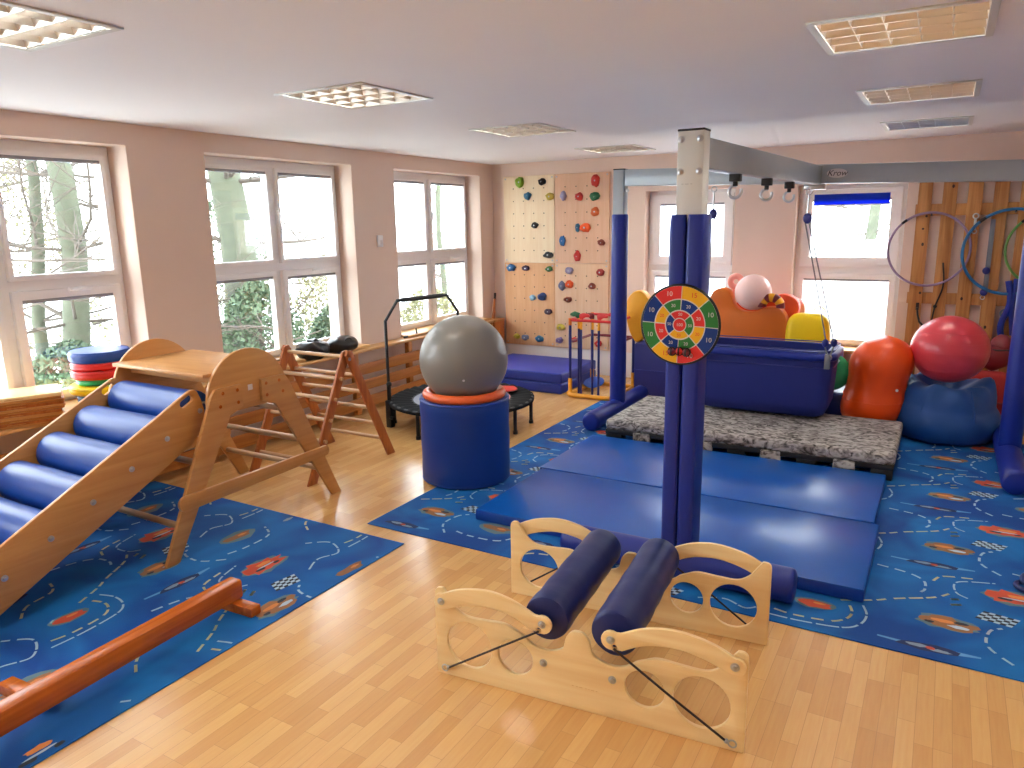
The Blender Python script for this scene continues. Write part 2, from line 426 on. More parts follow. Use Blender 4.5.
# ceiling lights
LN = ['square mirror louver ceiling light nearest the camera above the roller slide', 'square mirror louver ceiling light above the wooden climbing tower',
      'square mirror louver ceiling light above the grey ball and trampoline', 'square mirror louver ceiling light nearest the climbing wall',
      'square mirror louver ceiling light in the right row, nearest and largest', 'square mirror louver ceiling light in the right row, middle of three',
      'square mirror louver ceiling light in the right row, nearest the pallet wall']
cl = thing('ceiling_light', LN[0], 'ceiling light', (LIGHTS[0][0], LIGHTS[0][1], ZC), 0, 'recessed ceiling lights')
h = MB()
h.box(-.3, .3, -.3, .3, .105, .11)
for sx in (-1, 1): h.box(sx*.298-.003, sx*.298+.003, -.3, .3, .0, .11).box(-.3, .3, sx*.298-.003, sx*.298+.003, .0, .11)
h.obj('housing', M['chrome'], cl, smooth=False)
MB().plate(rect(-.32, .32, -.32, .32), .008, mx_xy(-.004), [rect(-.29, .29, -.29, .29)], bev=.001).obj('frame', M['metal_pale'], cl, smooth=False)
lv = MB()
def vblade(p, q, w, ztop, zb):
    p, q = Vector(p), Vector(q); n = (q-p).normalized().cross(Vector((0, 0, 1)))*w
    a = [p-n+Vector((0, 0, ztop)), p+n+Vector((0, 0, ztop)), p+n*.12+Vector((0, 0, zb)), p-n*.12+Vector((0, 0, zb))]
    c = [x+(q-p) for x in a]
    lv.loft([a, c])
for k in range(6):
    x = -.29+.116*k
    vblade((x, -.29, 0), (x, .29, 0), .010, .050, .0)
for k in range(5):
    y = -.29+.145*k
    vblade((-.29, y, 0), (.29, y, 0), .030, .052, -.002)
lv.obj('louver', M['chrome'], cl, angle=20)
for k in range(4):
    x = -.2175+.145*k
    MB().tube([(x, -.28, .08), (x, .28, .08)], .013, 10).obj('tube', M['tube'], cl)
for i, (x, y) in enumerate(LIGHTS[1:]):
    c = copy_tree(cl); c.location = (x, y, ZC)
    c['label'] = LN[i+1] if i+1 < len(LN) else 'unseen square mirror louver ceiling light behind or beside the camera'

# light switch
sw = thing('wall_thermostat', 'small white thermostat box on the pier between left wall windows', 'thermostat', (XL, 6.05, 1.70))
MB().box(0, .022, -.04, .04, -.06, .06, .006).obj('case', M['pvc'], sw)
MB().box(.018, .03, -.02, .02, -.03, .01, .003).obj('dial', M['white_paint'], sw)

# radiator cover along the window wall
rc = thing('radiator_cover', 'long slatted orange wood radiator cover below the left windows', 'radiator cover', (XL, 0, 0))
MB().box(.0005, .17, 0.2, 8.0, .625, .65, .004).obj('shelf', M['sill_wood'], rc)
for z0, z1 in ((.40, .51), (.24, .345), (.06, .175)):
    MB().box(.148, .17, .2, 8.0, z0, z1, .004).obj('slat', M['slat_wood'], rc)
for y in [.25+.86*k for k in range(10)]:
    MB().box(.09, .147, y, y+.06, 0, .624, .004).obj('post', M['slat_wood'], rc)

# ------------------------------------------------------------------ rugs with a printed road pattern
RC = [(176, 200, 216), (206, 196, 150), (150, 102, 64), (196, 76, 48), (26, 44, 92), (96, 156, 206), (40, 44, 56), (214, 134, 66), (92, 122, 132), (130, 148, 166)]
rug_mats = [M['rug']]+[flat('rug_print_%s' % n, c, .8) for n, c in zip('white yellow brown red navy sky black orange halo grey'.split(), RC)]
W_, Y_, B_, R_, N_, S_, K_, O_, H_, G_ = range(1, 11)
def tile_shapes():
    T = []   # (level, colour, polygon)
    def blob(cx, cy, rx, ry, col, lv, n=14, jag=.18, sd=0, rot=0.):
        rd = random.Random(sd); P = []
        for i in range(n):
            a = 2*PI*i/n; k = 1+rd.uniform(-jag, jag)
            u, v = rx*k*math.cos(a), ry*k*math.sin(a)
            P.append((cx+u*math.cos(rot)-v*math.sin(rot), cy+u*math.sin(rot)+v*math.cos(rot)))
        T.append((lv, col, P))
    def dashes(pts, col=W_, w=.013, d=.05, g=.035, solid=False):
        P = [Vector((p[0], p[1], 0)) for p in spline([(p[0], p[1], 0) for p in pts], 10)]
        acc = 0.; seg = []
        for a, b in zip(P, P[1:]):
            L = (b-a).length
            on = solid or (acc % (d+g)) < d
            if on and L > 1e-5:
                n = Vector((-(b-a).y, (b-a).x, 0)).normalized()*w/2
                e = (b-a).normalized()*.002
                T.append((1, col, [tuple((a-e-n)[:2]), tuple((b+e-n)[:2]), tuple((b+e+n)[:2]), tuple((a-e+n)[:2])]))
            acc += L
    # brown car
    blob(0, 0, .125, .07, H_, 0, n=18, sd=1, jag=.16); blob(0, 0, .108, .055, B_, 1, n=18, sd=2, jag=.3)
    blob(.05, -.022, .045, .014, W_, 2, sd=3); blob(-.01, .012, .05, .018, O_, 2, sd=4); blob(.06, .018, .03, .012, K_, 3, sd=5); blob(-.07, -.02, .02, .012, K_, 3, sd=6)
    # chequered flag
    for i in range(6):
        for j in range(5):
            x0, y0 = .115+.024*i+.008*j, .115+.018*j-.004*i
            T.append((1+(i+j) % 2*.5, W_ if (i+j) % 2 else K_, [(x0, y0), (x0+.024, y0-.004), (x0+.032, y0+.014), (x0+.008, y0+.018)]))
    # red car
    blob(.29, .41, .15, .085, H_, 0, n=18, sd=7, jag=.14); blob(.29, .41, .13, .07, R_, 1, n=20, sd=8, jag=.28)
    blob(.31, .43, .05, .018, O_, 2, sd=9); blob(.25, .385, .035, .012, K_, 2, sd=10); blob(.36, .385, .02, .012, K_, 2, sd=11); blob(.3, .40, .06, .007, W_, 3, sd=12)
    # racing car with streaks
    T.append((0, S_, [(-.27, -.268), (-.12, -.285), (-.12, -.262), (-.27, -.255)])); T.append((0, S_, [(.02, -.285), (.13, -.262), (.13, -.25), (.02, -.25)]))
    blob(-.07, -.272, .13, .034, N_, 1, sd=13); blob(-.11, -.268, .045, .014, G_, 2, sd=14); blob(-.02, -.28, .04, .012, G_, 2, sd=15); blob(-.06, -.272, .02, .013, R_, 3, sd=16)
    # second red car and small brown plane
    blob(-.56, -.10, .10, .05, H_, 0, sd=17, jag=.1); blob(-.56, -.10, .08, .037, R_, 1, sd=18, jag=.25); blob(-.54, -.09, .03, .01, O_, 2, sd=19)
    blob(.50, -.05, .12, .07, H_, 0, sd=20, jag=.1); blob(.50, -.05, .10, .035, B_, 1, sd=21, jag=.3); blob(.53, -.045, .03, .012, O_, 2, sd=22)
    # roads
    dashes([(.244, -.25), (.172, -.165), (.153, -.09), (.173, .014), (.22, .06)])
    dashes([(-.75, -.30), (-.60, -.30), (-.415, -.27), (-.346, -.2), (-.327, -.1), (-.35, -.01)], W_, .011, solid=False, d=.09, g=.02)
    dashes([(-.72, -.24), (-.63, -.255), (-.474, -.235), (-.41, -.18), (-.39, -.107), (-.41, -.03)], Y_)
    dashes([(-.325, .51), (-.18, .477), (-.104, .415), (-.095, .32), (-.115, .27)], W_)
    dashes([(-.45, -.0), (-.307, .076), (-.224, .138), (-.057, .24), (.013, .32)], Y_)
    dashes([(.089, .307), (.04, .356), (.05, .48), (.214, .547)], W_, .010, .07, .02)
    dashes([(-.06, .44), (-.017, .515), (.115, .553)], Y_)
    dashes([(.3, -.2), (.42, -.22), (.6, -.2), (.68, -.08)], W_)
    dashes([(.38, .15), (.5, .2), (.62, .16), (.70, .3), (.62, .42)], W_, .011, .08, .025)
    dashes([(-.68, .1), (-.6, .2), (-.45, .25), (-.40, .38)], Y_)
    dashes([(.02, .20), (.06, .22)], Y_, .016, .05, .0); dashes([(.02, .26), (.05, .275)], Y_, .016, .05, 0)
    blob(-.63, .33, .09, .045, N_, 1, sd=23); blob(-.62, .34, .04, .015, G_, 2, sd=24)
    return T
TILE = tile_shapes()
def make_rug(name, label, x0, x1, y0, y1, ox, oy, rot90):
    m = MB(); z1 = .006
    m.box(x0, x1, y0, y1, .0005, z1, .002)
    for i in range(-5, 6):
        for j in range(-8, 9):
            a = Vector((i*1.455, j*.915+(i % 2)*.4575))
            for lv_, c, P in TILE:
                Q = []
                for (u, v) in P:
                    u, v = u+a.x, v+a.y
                    if rot90: u, v = -v, u
                    Q.append((ox+u, oy+v))
                if all(x0+.01 < q[0] < x1-.01 and y0+.01 < q[1] < y1-.01 for q in Q):
                    m.poly([(q[0], q[1], z1+.0004+.0003*lv_) for q in Q], c)
    o = m.obj(name, rug_mats, smooth=False)
    tag(o, label, 'rug', 'printed road rugs')
    return o
make_rug('play_rug', 'larger blue road print rug under the blue mats and swing frame', -3.03, 2.4, 3.33, 7.15, .157, 3.691, False)
make_rug('play_rug', 'left blue road print rug under the roller slide and orange beam', -5.0, -2.63, -.6, 3.20, -3.648, 2.3, True)

# ------------------------------------------------------------------ floor mats
RUGZ = .0075
def floor_mat(label, x0, x1, y0, y1):
    t = thing('gym_mat', label, 'gym mat', ((x0+x1)/2, (y0+y1)/2, RUGZ), 0, 'flat blue gym mats')
    w, d = (x1-x0)/2, (y1-y0)/2
    MB().box(-w, w, -d, d, 0, .066, .008).obj('body', M['mat_side'], t)
    MB().box(-w+.002, w-.002, -d+.002, d-.002, .062, .070, .006).obj('top_cover', M['mat_blue'], t)
floor_mat('flat blue gym mat in front, next to the roller machine', -2.45, -.195, 3.70, 4.615)
floor_mat('flat blue gym mat behind, next to the mottled platform', -2.48, -.225, 4.63, 5.60)

# ------------------------------------------------------------------ roller squeeze machine
rm = thing('roller_machine', 'birch plywood squeeze machine with two padded navy rollers on parquet', 'squeeze machine', (-1.117, 2.69, 0), math.radians(5.4))
top_r = [(.625, .355)]+arc(.602, .370, .022, 0, 90, 4)+sp2([(.588, .392), (.568, .366), (.53, .315), (.48, .288), (.40, .288), (.31, .292), (.255, .272), (.232, .262)], 6)
val_r = arc(.137, .342, .122, -44, -130, 8)
hump = sp2([(.055, .262), (.045, .300), (.022, .326), (0, .33)], 5)
right = [(0.0, 0.0), (.625, 0.0)]+top_r+val_r+hump
half = [p for p in right[1:-1]]
outl = half+[(0, .33)]+[(-x, z) for x, z in half[::-1]]
outl2 = []
for p in outl:
    if not outl2 or (Vector(p)-Vector(outl2[-1])).length > 1e-4: outl2.append(p)
holes = [circ(s*.47, .160, .103, 32) for s in (-1, 1)]+[circ(s*.263, .157, .076, 28) for s in (-1, 1)]
def bolt(m, x, y, z, sgn):
    c = Matrix.Translation((x, y, z)) @ Matrix.Rotation(PI/2*(-sgn), 4, 'X')
    m.lathe([(.0, -.001), (.016, -.001), (.016, .002), (.010, .003), (.009, .008), (.005, .0095), (.0, .0095)], 16, 0, Matrix.Translation((x, y, z)) @ Matrix.Rotation(PI/2 if sgn < 0 else -PI/2, 4, 'X'))
for sy in (-1, 1):
    yp = sy*.373
    pl = MB().plate(outl2, .018, mx_xz(yp), holes, bev=.003).obj('side_plate', M['birch'], rm)
    for sx in (-1, 1):
        b = MB(); bolt(b, sx*.14, yp+sy*.009, .165, sy); b.obj('bolt', M['steel'], pl)
    # curved lever arms outside the plate
    for sx in (-1, 1):
        U = sp2([(.585, .375), (.50, .412), (.38, .432), (.27, .416), (.17, .372)], 6)
        Lw = sp2([(.17+.012, .305), (.27, .348), (.38, .362), (.48, .345), (.565, .312)], 6)
        o = [(x, z) for x, z in U]+arc(.137, .338, .038, 60, 300, 12)+[(x, z) for x, z in Lw]+arc(.583, .342, .036, -70, 75, 8)
        o = [(sx*x, z) for x, z in o]
        if sx < 0: o = o[::-1]
        ar = MB().plate(o, .018, mx_xz(yp+sy*.021), [circ(sx*.152, .314, .010, 12)], bev=.004).obj('lever_arm', M['birch'], rm)
        b = MB(); bolt(b, sx*.137, yp+sy*.030, .342, sy); b.obj('bolt', M['steel'], ar)
        b = MB(); bolt(b, sx*.583, yp+sy*.030, .345, sy); b.obj('bolt', M['steel'], ar)
        cd = MB().tube([(sx*.150, yp+sy*.034, .312), (sx*.35, yp+sy*.036, .185), (sx*.560, yp+sy*.022, .045)], .0045, 8).obj('elastic_cord', M['cord'], rm)
        hk = MB().torus((sx*.585, yp+sy*.014, .032), .014, .003, 'Y', 16, 6).ball((sx*.565, yp+sy*.020, .042), .009, seg=10)
        hk.obj('hook', M['steel'], cd)
for sx in (-1, 1):
    prof = [(0, -.361), (.078, -.361), (.089, -.356), (.092, -.345)]+[(.092+.0015*math.sin(k*1.9), -.345+.69*k/14) for k in range(1, 14)]+[(.092, .345), (.089, .356), (.078, .361), (0, .361)]
    r = MB().lathe(prof, 32, 0, Matrix.Translation((sx*.137, 0, .342)) @ Matrix.Rotation(-PI/2, 4, 'X')).wobble(.003, 9)
    ro = r.obj('padded_roller', M['navy'], rm, angle=50)
    MB().tube([(sx*.137, -.405, .342), (sx*.137, .405, .342)], .012, 12).obj('axle', M['steel'], ro)
# faint maker's line on the front plate
MB().text('-  - --  - - -- -', .02, Matrix.Translation((.03, -.3825, .10)) @ Matrix.Rotation(PI/2, 4, 'X'), ext=.0002).obj('stamp', M['beech'], rm, smooth=False)

# ------------------------------------------------------------------ swing frame
sf = thing('swing_frame', 'grey metal therapy swing frame with dark blue padded posts and feet', 'swing frame', (-1.08, 3.55, 0))
O = Vector((-1.08, 3.55, 0))
PA, PB, PR = Vector((-1.068, 3.55, 0)), Vector((-2.64, 6.55, 0)), Vector((.545, 6.5, 0))
def L_(p): return Vector(p)-O
HA, HB, HR = 2.258, 2.315, 2.235
def post(P, hgt, wx, wy, z0, pad_top, px, py, mat, cl):
    p = L_(P)
    o = MB().box(p.x-wx/2, p.x+wx/2, p.y-wy/2, p.y+wy/2, .1, hgt, .006).obj('post', mat, sf)
    MB().box(p.x-wx/2-.001, p.x+wx/2+.001, p.y-wy/2-.001, p.y+wy/2+.001, hgt-.002, hgt+.008, .003).obj('end_cap', M['black'], o)
    return o
pa = post(PA, HA, .126, .10, 0, 0, 0, 0, M['metal_pale'], 0)
pb = post(PB, HB, .105, .105, 0, 0, 0, 0, M['metal'], 0)
pr = post(PR, HR, .105, .105, 0, 0, 0, 0, M['metal'], 0)
for sx in (-1, 1):
    for z in (2.22, 2.075):
        b = MB(); bolt(b, .012+sx*.044, -.05, z, -1); b.obj('bolt', M['steel'], pa)
MB().text('--  ----  --', .014, Matrix.Translation((0, -.0508, 2.02)) @ Matrix.Rotation(PI/2, 4, 'X'), ext=.0002).obj('print_line', M['black'], pa, smooth=False)
# foam sleeves
def half_pad(x0, x1, y0, y1, z0, z1):
    m = MB(); N = 40; loops = []
    base = rrect(x0, x1, y0, y1, min(x1-x0, y1-y0)*.22, 4)
    cx, cy = (x0+x1)/2, (y0+y1)/2
    for k in range(N+1):
        z = z0+(z1-z0)*k/N
        e = min(k, N-k); s = {0: .90, 1: .985}.get(e, 1.)
        q = 1+.012*noise.noise(Vector((x0*7, 0, z*5)))
        loops.append([(cx+(x-cx)*s*q, cy+(y-cy)*s*q, z) for x, y in base])
    return m.loft(loops)
q = .081
for sx in (-1, 1):
    m = half_pad(*((.010-q, .008) if sx < 0 else (.012, .012+q)), -q, q, .16, 1.88)
    m.obj('post_pad', M['pad'], sf, angle=60)
for P, zt in ((PB, 1.92), (PR, 1.92)):
    p = L_(P); m = MB()
    m.loft([[(p.x+.076*s*math.cos(2*PI*j/28), p.y+.076*s*math.sin(2*PI*j/28), z) for j in range(28)] for z, s in [(.14, .93), (.155, 1), (.6, 1.01), (1.0, 1), (1.5, 1.01), (zt-.012, 1), (zt, .93)]])
    m.obj('post_pad', M['pad'], sf, angle=50)
def foot(p, q):
    p, q = L_(p), L_(q); d = (q-p).normalized(); Ln = (q-p).length
    m = MB(); R = .086
    rot = d.to_track_quat('Z', 'Y').to_matrix().to_4x4()
    prof = [(0, 0), (.06, .0), (.08, .008), (R, .025)]+[(R+.001*math.sin(k*2.2), Ln*k/10) for k in range(1, 10)]+[(R, Ln-.025), (.08, Ln-.008), (.06, Ln), (0, Ln)]
    m.lathe(prof, 30, 0, Matrix.Translation(p) @ rot)
    m.obj('foot_pad', M['pad'], sf, angle=50)
fz = .092
foot((-1.74, 3.55, fz+.003), (-.49, 3.55, fz+.003)); foot((-2.64, 5.90, fz), (-2.64, 7.22, fz)); foot((.545, 5.74, fz), (.545, 7.2, fz))
# beams
def beam(p, q, w, h): return MB().bar(L_(p), L_(q), w, h, .005)
bb = beam((-2.585, 6.55, 2.243), (.60, 6.5, 2.155), .09, .145).obj('beam', M['metal'], sf)
mb = beam((-1.08, 3.60, 2.168), (-.955, 6.47, 2.185), .085, .145).obj('beam', M['metal'], sf)
mm = MB().plate(circ(0, 0, .075, 28, .036), .002, Matrix.Translation(L_((-.80, 6.4745, 2.197))) @ Matrix.Rotation(math.radians(-.9), 4, 'Z') @ Matrix.Rotation(PI/2, 4, 'X') @ Matrix.Rotation(math.radians(-1.6), 4, 'Z'), bev=.0004)
mm.obj('badge', M['white_paint'], bb, smooth=False)
MB().text('Krow', .062, Matrix.Translation(L_((-.80, 6.4725, 2.197))) @ Matrix.Rotation(math.radians(-.9), 4, 'Z') @ Matrix.Rotation(PI/2, 4, 'X') @ Matrix.Rotation(math.radians(-1.6), 4, 'Z'), ext=.0006, shear=.3).obj('badge_text', M['black'], bb, smooth=False)
# brackets with rings under the middle beam, plates at the joints
for y, x in ((4.3, -1.052), (4.98, -1.022), (5.60, -.995)):
    p = L_((x, y, 2.085))
    br = MB().box(p.x-.03, p.x+.03, p.y-.028, p.y+.028, -.025+p.z, p.z+.02, .004).box(p.x-.012, p.x+.012, p.y-.012, p.y+.012, p.z-.05, p.z-.02, .003).obj('hook_bracket', M['black'], sf)
    MB().torus((p.x, p.y, p.z-.080), .034, .009, 'Y', 28, 10, a0=math.radians(75), a1=math.radians(385)).obj('hook', M['steel'], br)
p = L_((-.955, 6.45, 2.09))
MB().box(p.x-.08, p.x+.08, p.y-.03, p.y+.05, p.z-.012, p.z+.03, .004).obj('joint_plate', M['steel'], sf)
p = L_((-2.58, 6.5, 2.16)); b = MB(); bolt(b, p.x+.03, p.y-.003, p.z-.03, -1); b.obj('bolt', M['steel'], pb)
# hoists
def hoist(label, x, y, ztop, zend, xend, yend):
    t = thing('pulley_hoist', label, 'pulley', (x, y, 0), 0, 'rope pulleys on the swing frame')
    MB().torus((0, 0, ztop-.03), .022, .005, 'Y', 20, 8).tube([(0, 0, ztop-.05), (0, 0, ztop-.20)], .007, 8).obj('hanging_hook', M['steel'], t)
    MB().ball((0, 0, ztop-.235), .034, (1, .6, 1.25), 18).obj('block', M['block_blue'], t)
    for s in (-1, 1):
        MB().tube(spline([(s*.014, 0, ztop-.27), (s*.02+(xend-x)*.5, (yend-y)*.5, (ztop+zend)/2-.1), (xend-x+s*.03, yend-y, zend+.06)], 8), .0055, 6).obj('cord', M['rope'], t)
    for s in (-1, 1):
        MB().ball((xend-x+s*.03, yend-y+s*.02, zend+.045), .026, (1, .7, 1.3), 14).obj('buckle', M['block_blue'], t)
        MB().tube([(xend-x+s*.03, yend-y+s*.02, zend+.015), (xend-x+s*.012, yend-y, zend-.055)], .006, 6).obj('strap', M['rope'], t)
    MB().torus((xend-x, yend-y, zend-.075), .022, .005, 'Y', 20, 8).obj('carabiner', M['steel'], t)
hoist('rope pulley with navy block on the rear beam beside the blue blind', -.985, 6.40, 2.09, .83, -.745, 6.335)
hoist('rope pulley half hidden behind the dart board post', -1.75, 6.44, 2.14, .83, -1.80, 6.335)

# ------------------------------------------------------------------ dart board
db = thing('dart_board', 'round felt target board in red, yellow, green and blue on padded post', 'dart board', (-1.080, 3.4615, 1.362))
R0 = .193
fm = MB(); C_R, C_Y, C_G, C_B, C_W, C_K = range(6)
def sector(r0, r1, a0, a1, c, y=-.0068, n=10):
    for i in range(n):
        A, B = math.radians(a0+(a1-a0)*i/n), math.radians(a0+(a1-a0)*(i+1)/n)
        P = [(r1*math.cos(A), r1*math.sin(A)), (r1*math.cos(B), r1*math.sin(B)), (r0*math.cos(B), r0*math.sin(B)), (r0*math.cos(A), r0*math.sin(A))]
        if r0 < 1e-6: P = P[:3]
        fm.poly([(u, y, v) for u, v in P], c)
TL = -2.5
outer = [C_G, C_Y, C_R, C_B, C_G, C_Y, C_R, C_B]; midr = [C_R, C_B, C_G, C_Y, C_R, C_B, C_G, C_Y]; inner = [C_G, C_R, C_B, C_Y]
for k in range(8):
    sector(.126, .186, k*45+TL+.7, k*45+44.3+TL, outer[k]); sector(.073, .121, k*45+TL+1.3, k*45+43.7+TL, midr[k])
for k in range(4): sector(.034, .067, k*90-42.8+TL, k*90+42.8+TL, inner[k])
sector(0, .030, 0, 360, C_R, n=28)
rotm = Matrix.Rotation(PI/2, 4, 'X')
for k in range(8):
    a = math.radians(k*45+22.5+TL)
    for r, tx, s in ((.157, ['10', '15', '10', '10', '10', '15', '10', '10'][k], .032), (.097, '20', .022)):
        c = C_R if (outer if r > .12 else midr)[k] == C_Y else C_W
        fm.text(tx, s, Matrix.Translation((r*math.cos(a), -.0072, r*math.sin(a))) @ rotm, c, .0003)
for k in range(4):
    a = math.radians(k*90+TL); fm.text('50', .02, Matrix.Translation((.051*math.cos(a), -.0072, .051*math.sin(a))) @ rotm, C_R if inner[k] == C_Y else C_W, .0003)
fm.text('100', .022, Matrix.Translation((0, -.0072, 0)) @ rotm, C_W, .0003)
fm.lathe([(0, -.0064), (.188, -.0064), (.188, .006), (0, .006)], 64, C_W, Matrix.Rotation(PI/2, 4, 'X') @ Matrix.Diagonal((1, 1, -1, 1)))
fm.obj('felt_face', [flat('felt_red', (222, 52, 48), .9), flat('felt_yellow', (236, 178, 30), .9), flat('felt_green', (52, 128, 58), .9), flat('felt_blue', (26, 58, 130), .9), flat('felt_white', (214, 206, 200), .9), M['black']], db, smooth=False)
MB().torus((0, 0, 0), .190, .0075, 'Y', 72, 10).obj('rim', M['black'], db)
for i, (x, z, c) in enumerate([(-.028, -.128, 'maroon'), (.008, -.125, 'red'), (.042, -.128, 'maroon')]):
    t = thing('dart_ball', ['red and black hook-tape ball on the dart board, left of three', 'red and black hook-tape ball on the dart board, middle one', 'red and black hook-tape ball on the dart board, right of three'][i], 'toy ball', (-1.080+x, 3.4615-.023, 1.362+z), 0, 'balls stuck on the target board')
    MB().ball((0, 0, 0), .018, seg=16).obj('ball', M[c], t)
    MB().torus((0, 0, 0), .018, .005, 'Y', 20, 6).torus((0, 0, 0), .018, .004, 'X', 20, 6).obj('hook_tape', M['black'], t)

# ------------------------------------------------------------------ mottled platform, tub and what stands behind
pf = thing('platform', 'low black platform with mottled grey stone-look cover', 'platform', (-1.29, 6.20, RUGZ))
def mott_box():
    m = MB(); m.box(-1.11, 1.11, -.52, .52, .105, .195, .03, 4); return m
mott_box().obj('cover', M['mottled'], pf)
MB().box(-1.105, 1.105, -.53, .53, .075, .112, .006).obj('deck', M['black'], pf)
for x in (-1.03, -.52, 0, .52, 1.03):
    for y in (-.47, .47):
        MB().box(x-.07, x+.07, y-.055, y+.055, 0, .076, .006).obj('foot', M['black'], pf)
for x in (-.78, -.26, .26, .78):
    MB().box(x-.075, x+.075, -.533, -.50, .03, .112, .008).obj('cover_flap', M['mottled'], pf)
tb = thing('hanging_tub', 'dark blue canvas tub swing with padded rim on the mottled platform', 'tub swing', (-1.285, 6.60, RUGZ+.196))
def rl(hx, hy, r, z, dz=0.): return [(x, y, z+dz*(x/hx)**2) for x, y in rrect(-hx, hx, -hy, hy, r, 6)]
hx, hy = .565, .245
MB().loft([rl(hx-.09, hy-.07, .05, .005, .02), rl(hx-.045, hy-.025, .06, .03, .02), rl(hx-.015, hy-.005, .08, .12, .01), rl(hx-.005, hy, .09, .30), rl(hx, hy, .09, .44), rl(hx, hy, .09, .59),
           rl(hx-.045, hy-.045, .06, .59), rl(hx-.05, hy-.05, .06, .40), rl(hx-.06, hy-.06, .06, .10), rl(hx-.08, hy-.08, .05, .06)]).wobble(.006, 5).obj('body', M['tub_blue'], tb, angle=55)
MB().tube([(x*1.0, y*1.0, .545) for x, y in rrect(-hx-.004, hx+.004, -hy-.004, hy+.004, .09, 6)], .036, 10, True).obj('rim', M['pad'], tb)
for z in (.455, .60): MB().tube([(x, y, z) for x, y in rrect(-hx-.012, hx+.012, -hy-.012, hy+.012, .09, 6)], .005, 6, True).obj('piping', M['block_blue'], tb)
for sx in (-1, 1):
    MB().box(sx*(hx-.03)-.022, sx*(hx-.03)+.022, -hy-.052, -hy-.03, .46, .58, .004).obj('webbing_loop', M['rope'], tb)

fb = thing('foam_block', 'long deep blue foam block standing behind the tub swing', 'foam block', (-1.80, 7.80, .0))
MB().box(-1.03, .98, -.33, .36, 0, .572, .02, 3).wobble(.003, 4).obj('cover', M['block_blue'], fb)
MB().box(-1.034, .984, -.334, .364, .28, .286, .001).obj('seam', M['pad'], fb)
BT = .574
# orange scalloped seat shape
os_ = thing('foam_shape', 'orange foam shape with a round dip holding a pale pink ball', 'foam shape', (-1.68, 7.64, BT))
pr_ = [(-.40, 0), (.40, 0)]+sp2([(.40, .0), (.395, .20), (.375, .34), (.31, .42), (.20, .43), (.13, .405), (.03, .375), (-.06, .385), (-.13, .44), (-.16, .52), (-.20, .585), (-.27, .605), (-.345, .57), (-.385, .48), (-.375, .36), (-.385, .18), (-.40, 0)], 6)[1:-1]
MB().plate(pr_, .13, mx_xz(0), bev=.015).obj('body', M['orange_foam'], os_)
rs = thing('foam_shape', 'red-orange foam shape behind the orange one, right side showing', 'foam shape', (-1.48, 7.80, BT))
pr_ = [(-.34, 0), (.28, 0)]+sp2([(.28, 0), (.275, .18), (.25, .30), (.265, .42), (.22, .51), (.10, .545), (-.02, .50), (-.10, .42), (-.2, .39), (-.30, .45), (-.36, .40), (-.34, 0)], 6)[1:-1]
MB().plate(pr_, .12, mx_xz(0), bev=.015).obj('body', M['red_foam'], rs)
t = tag(MB().ball((0, 0, 0), .178, seg=40).obj('gym_ball', M['pink_ball']), 'pale pink shiny ball resting in the dip of the orange foam shape', 'ball')
t.location = (-1.64, 7.63, BT+.566)
t = thing('foam_ring', 'small pink foam ring sticking up left of the pale pink ball', 'foam ring', (-1.84, 7.74, BT+.66))
MB().torus((0, 0, 0), .055, .032, 'Y', 28, 12).tube([(0, 0.0, -.08), (-.02, .0, -.15)], .03, 10).obj('ring', M['pink_foam'], t)
t = thing('striped_arch', 'small arch tube striped in red and yellow on the orange foam shape', 'toy arch', (-1.445, 7.55, BT+.44))
for k in range(7):
    a0, a1 = PI*1.02-PI*1.06*k/7, PI*1.02-PI*1.06*(k+1)/7
    MB().torus((0, 0, 0), .088, .042, 'Y', 4, 14, a0=a0, a1=a1).obj('stripe', M['maroon'] if k % 2 == 0 else M['amber_foam'], t)
t = thing('foam_pillow', 'pink rounded foam pad behind the striped arch', 'foam pad', (-1.30, 7.93, BT))
MB().plate([(-.12, 0), (.12, 0)]+arc(0, .38, .12, 0, 180, 14), .10, mx_xz(0), bev=.02).obj('body', M['pink_foam'], t)
t = thing('foam_petal', 'amber yellow rounded foam pad left of the dart board', 'foam pad', (-2.82, 7.62, 0.574))
MB().plate(sp2([(.02, 0), (.10, .12), (.135, .30), (.12, .45), (.04, .545), (-.06, .54), (-.135, .45), (-.15, .30), (-.11, .12), (-.04, 0), (.02, 0)], 6)[:-1], .14, mx_xz(0), bev=.03).obj('body', M['amber_foam'], t)
t = thing('foam_petal', 'pale peach rounded foam pad just behind the dart board edge', 'foam pad', (-2.56, 7.80, 0.574))
MB().plate(sp2([(.05, 0), (.16, .2), (.17, .40), (.06, .53), (-.08, .53), (-.18, .4), (-.16, .2), (-.05, 0), (.05, 0)], 6)[:-1], .12, mx_xz(0), bev=.03).obj('body', M['pink_ball'], t)
t = thing('foam_cushion', 'bright yellow rounded foam back in front of the right rear window', 'foam seat', (-1.10, 7.62, BT))
MB().loft([[(x*s, y*s, z) for x, y in rrect(-.205, .205, -.10, .10, .07, 5)] for z, s in ((0, .93), (.02, .99), (.15, 1.), (.27, .97), (.33, .88), (.37, .70), (.385, .4))]).obj('body', M['yellow_foam'], t, subsurf=1)
MB().torus((.09, .02, .39), .055, .006, 'Y', 20, 8, a0=0, a1=PI).obj('carry_loop', M['amber_foam'], t)
t = thing('foam_cube', 'navy foam cube wedged between tub swing and orange peanut ball', 'foam block', (-.735, 7.07, 0.0075))
MB().box(-.085, .075, -.14, .22, 0, .335, .015, 3).obj('cover', M['navy'], t)
MB().tube([(x, y, .325) for x, y in rrect(-.083, .073, -.138, .218, .02, 4)], .004, 6, True).obj('piping', M['pad'], t)
t = thing('balance_cushion', 'green plastic balance cushion wedged upright beside the tub swing', 'balance cushion', (-.80, 7.02, .345))
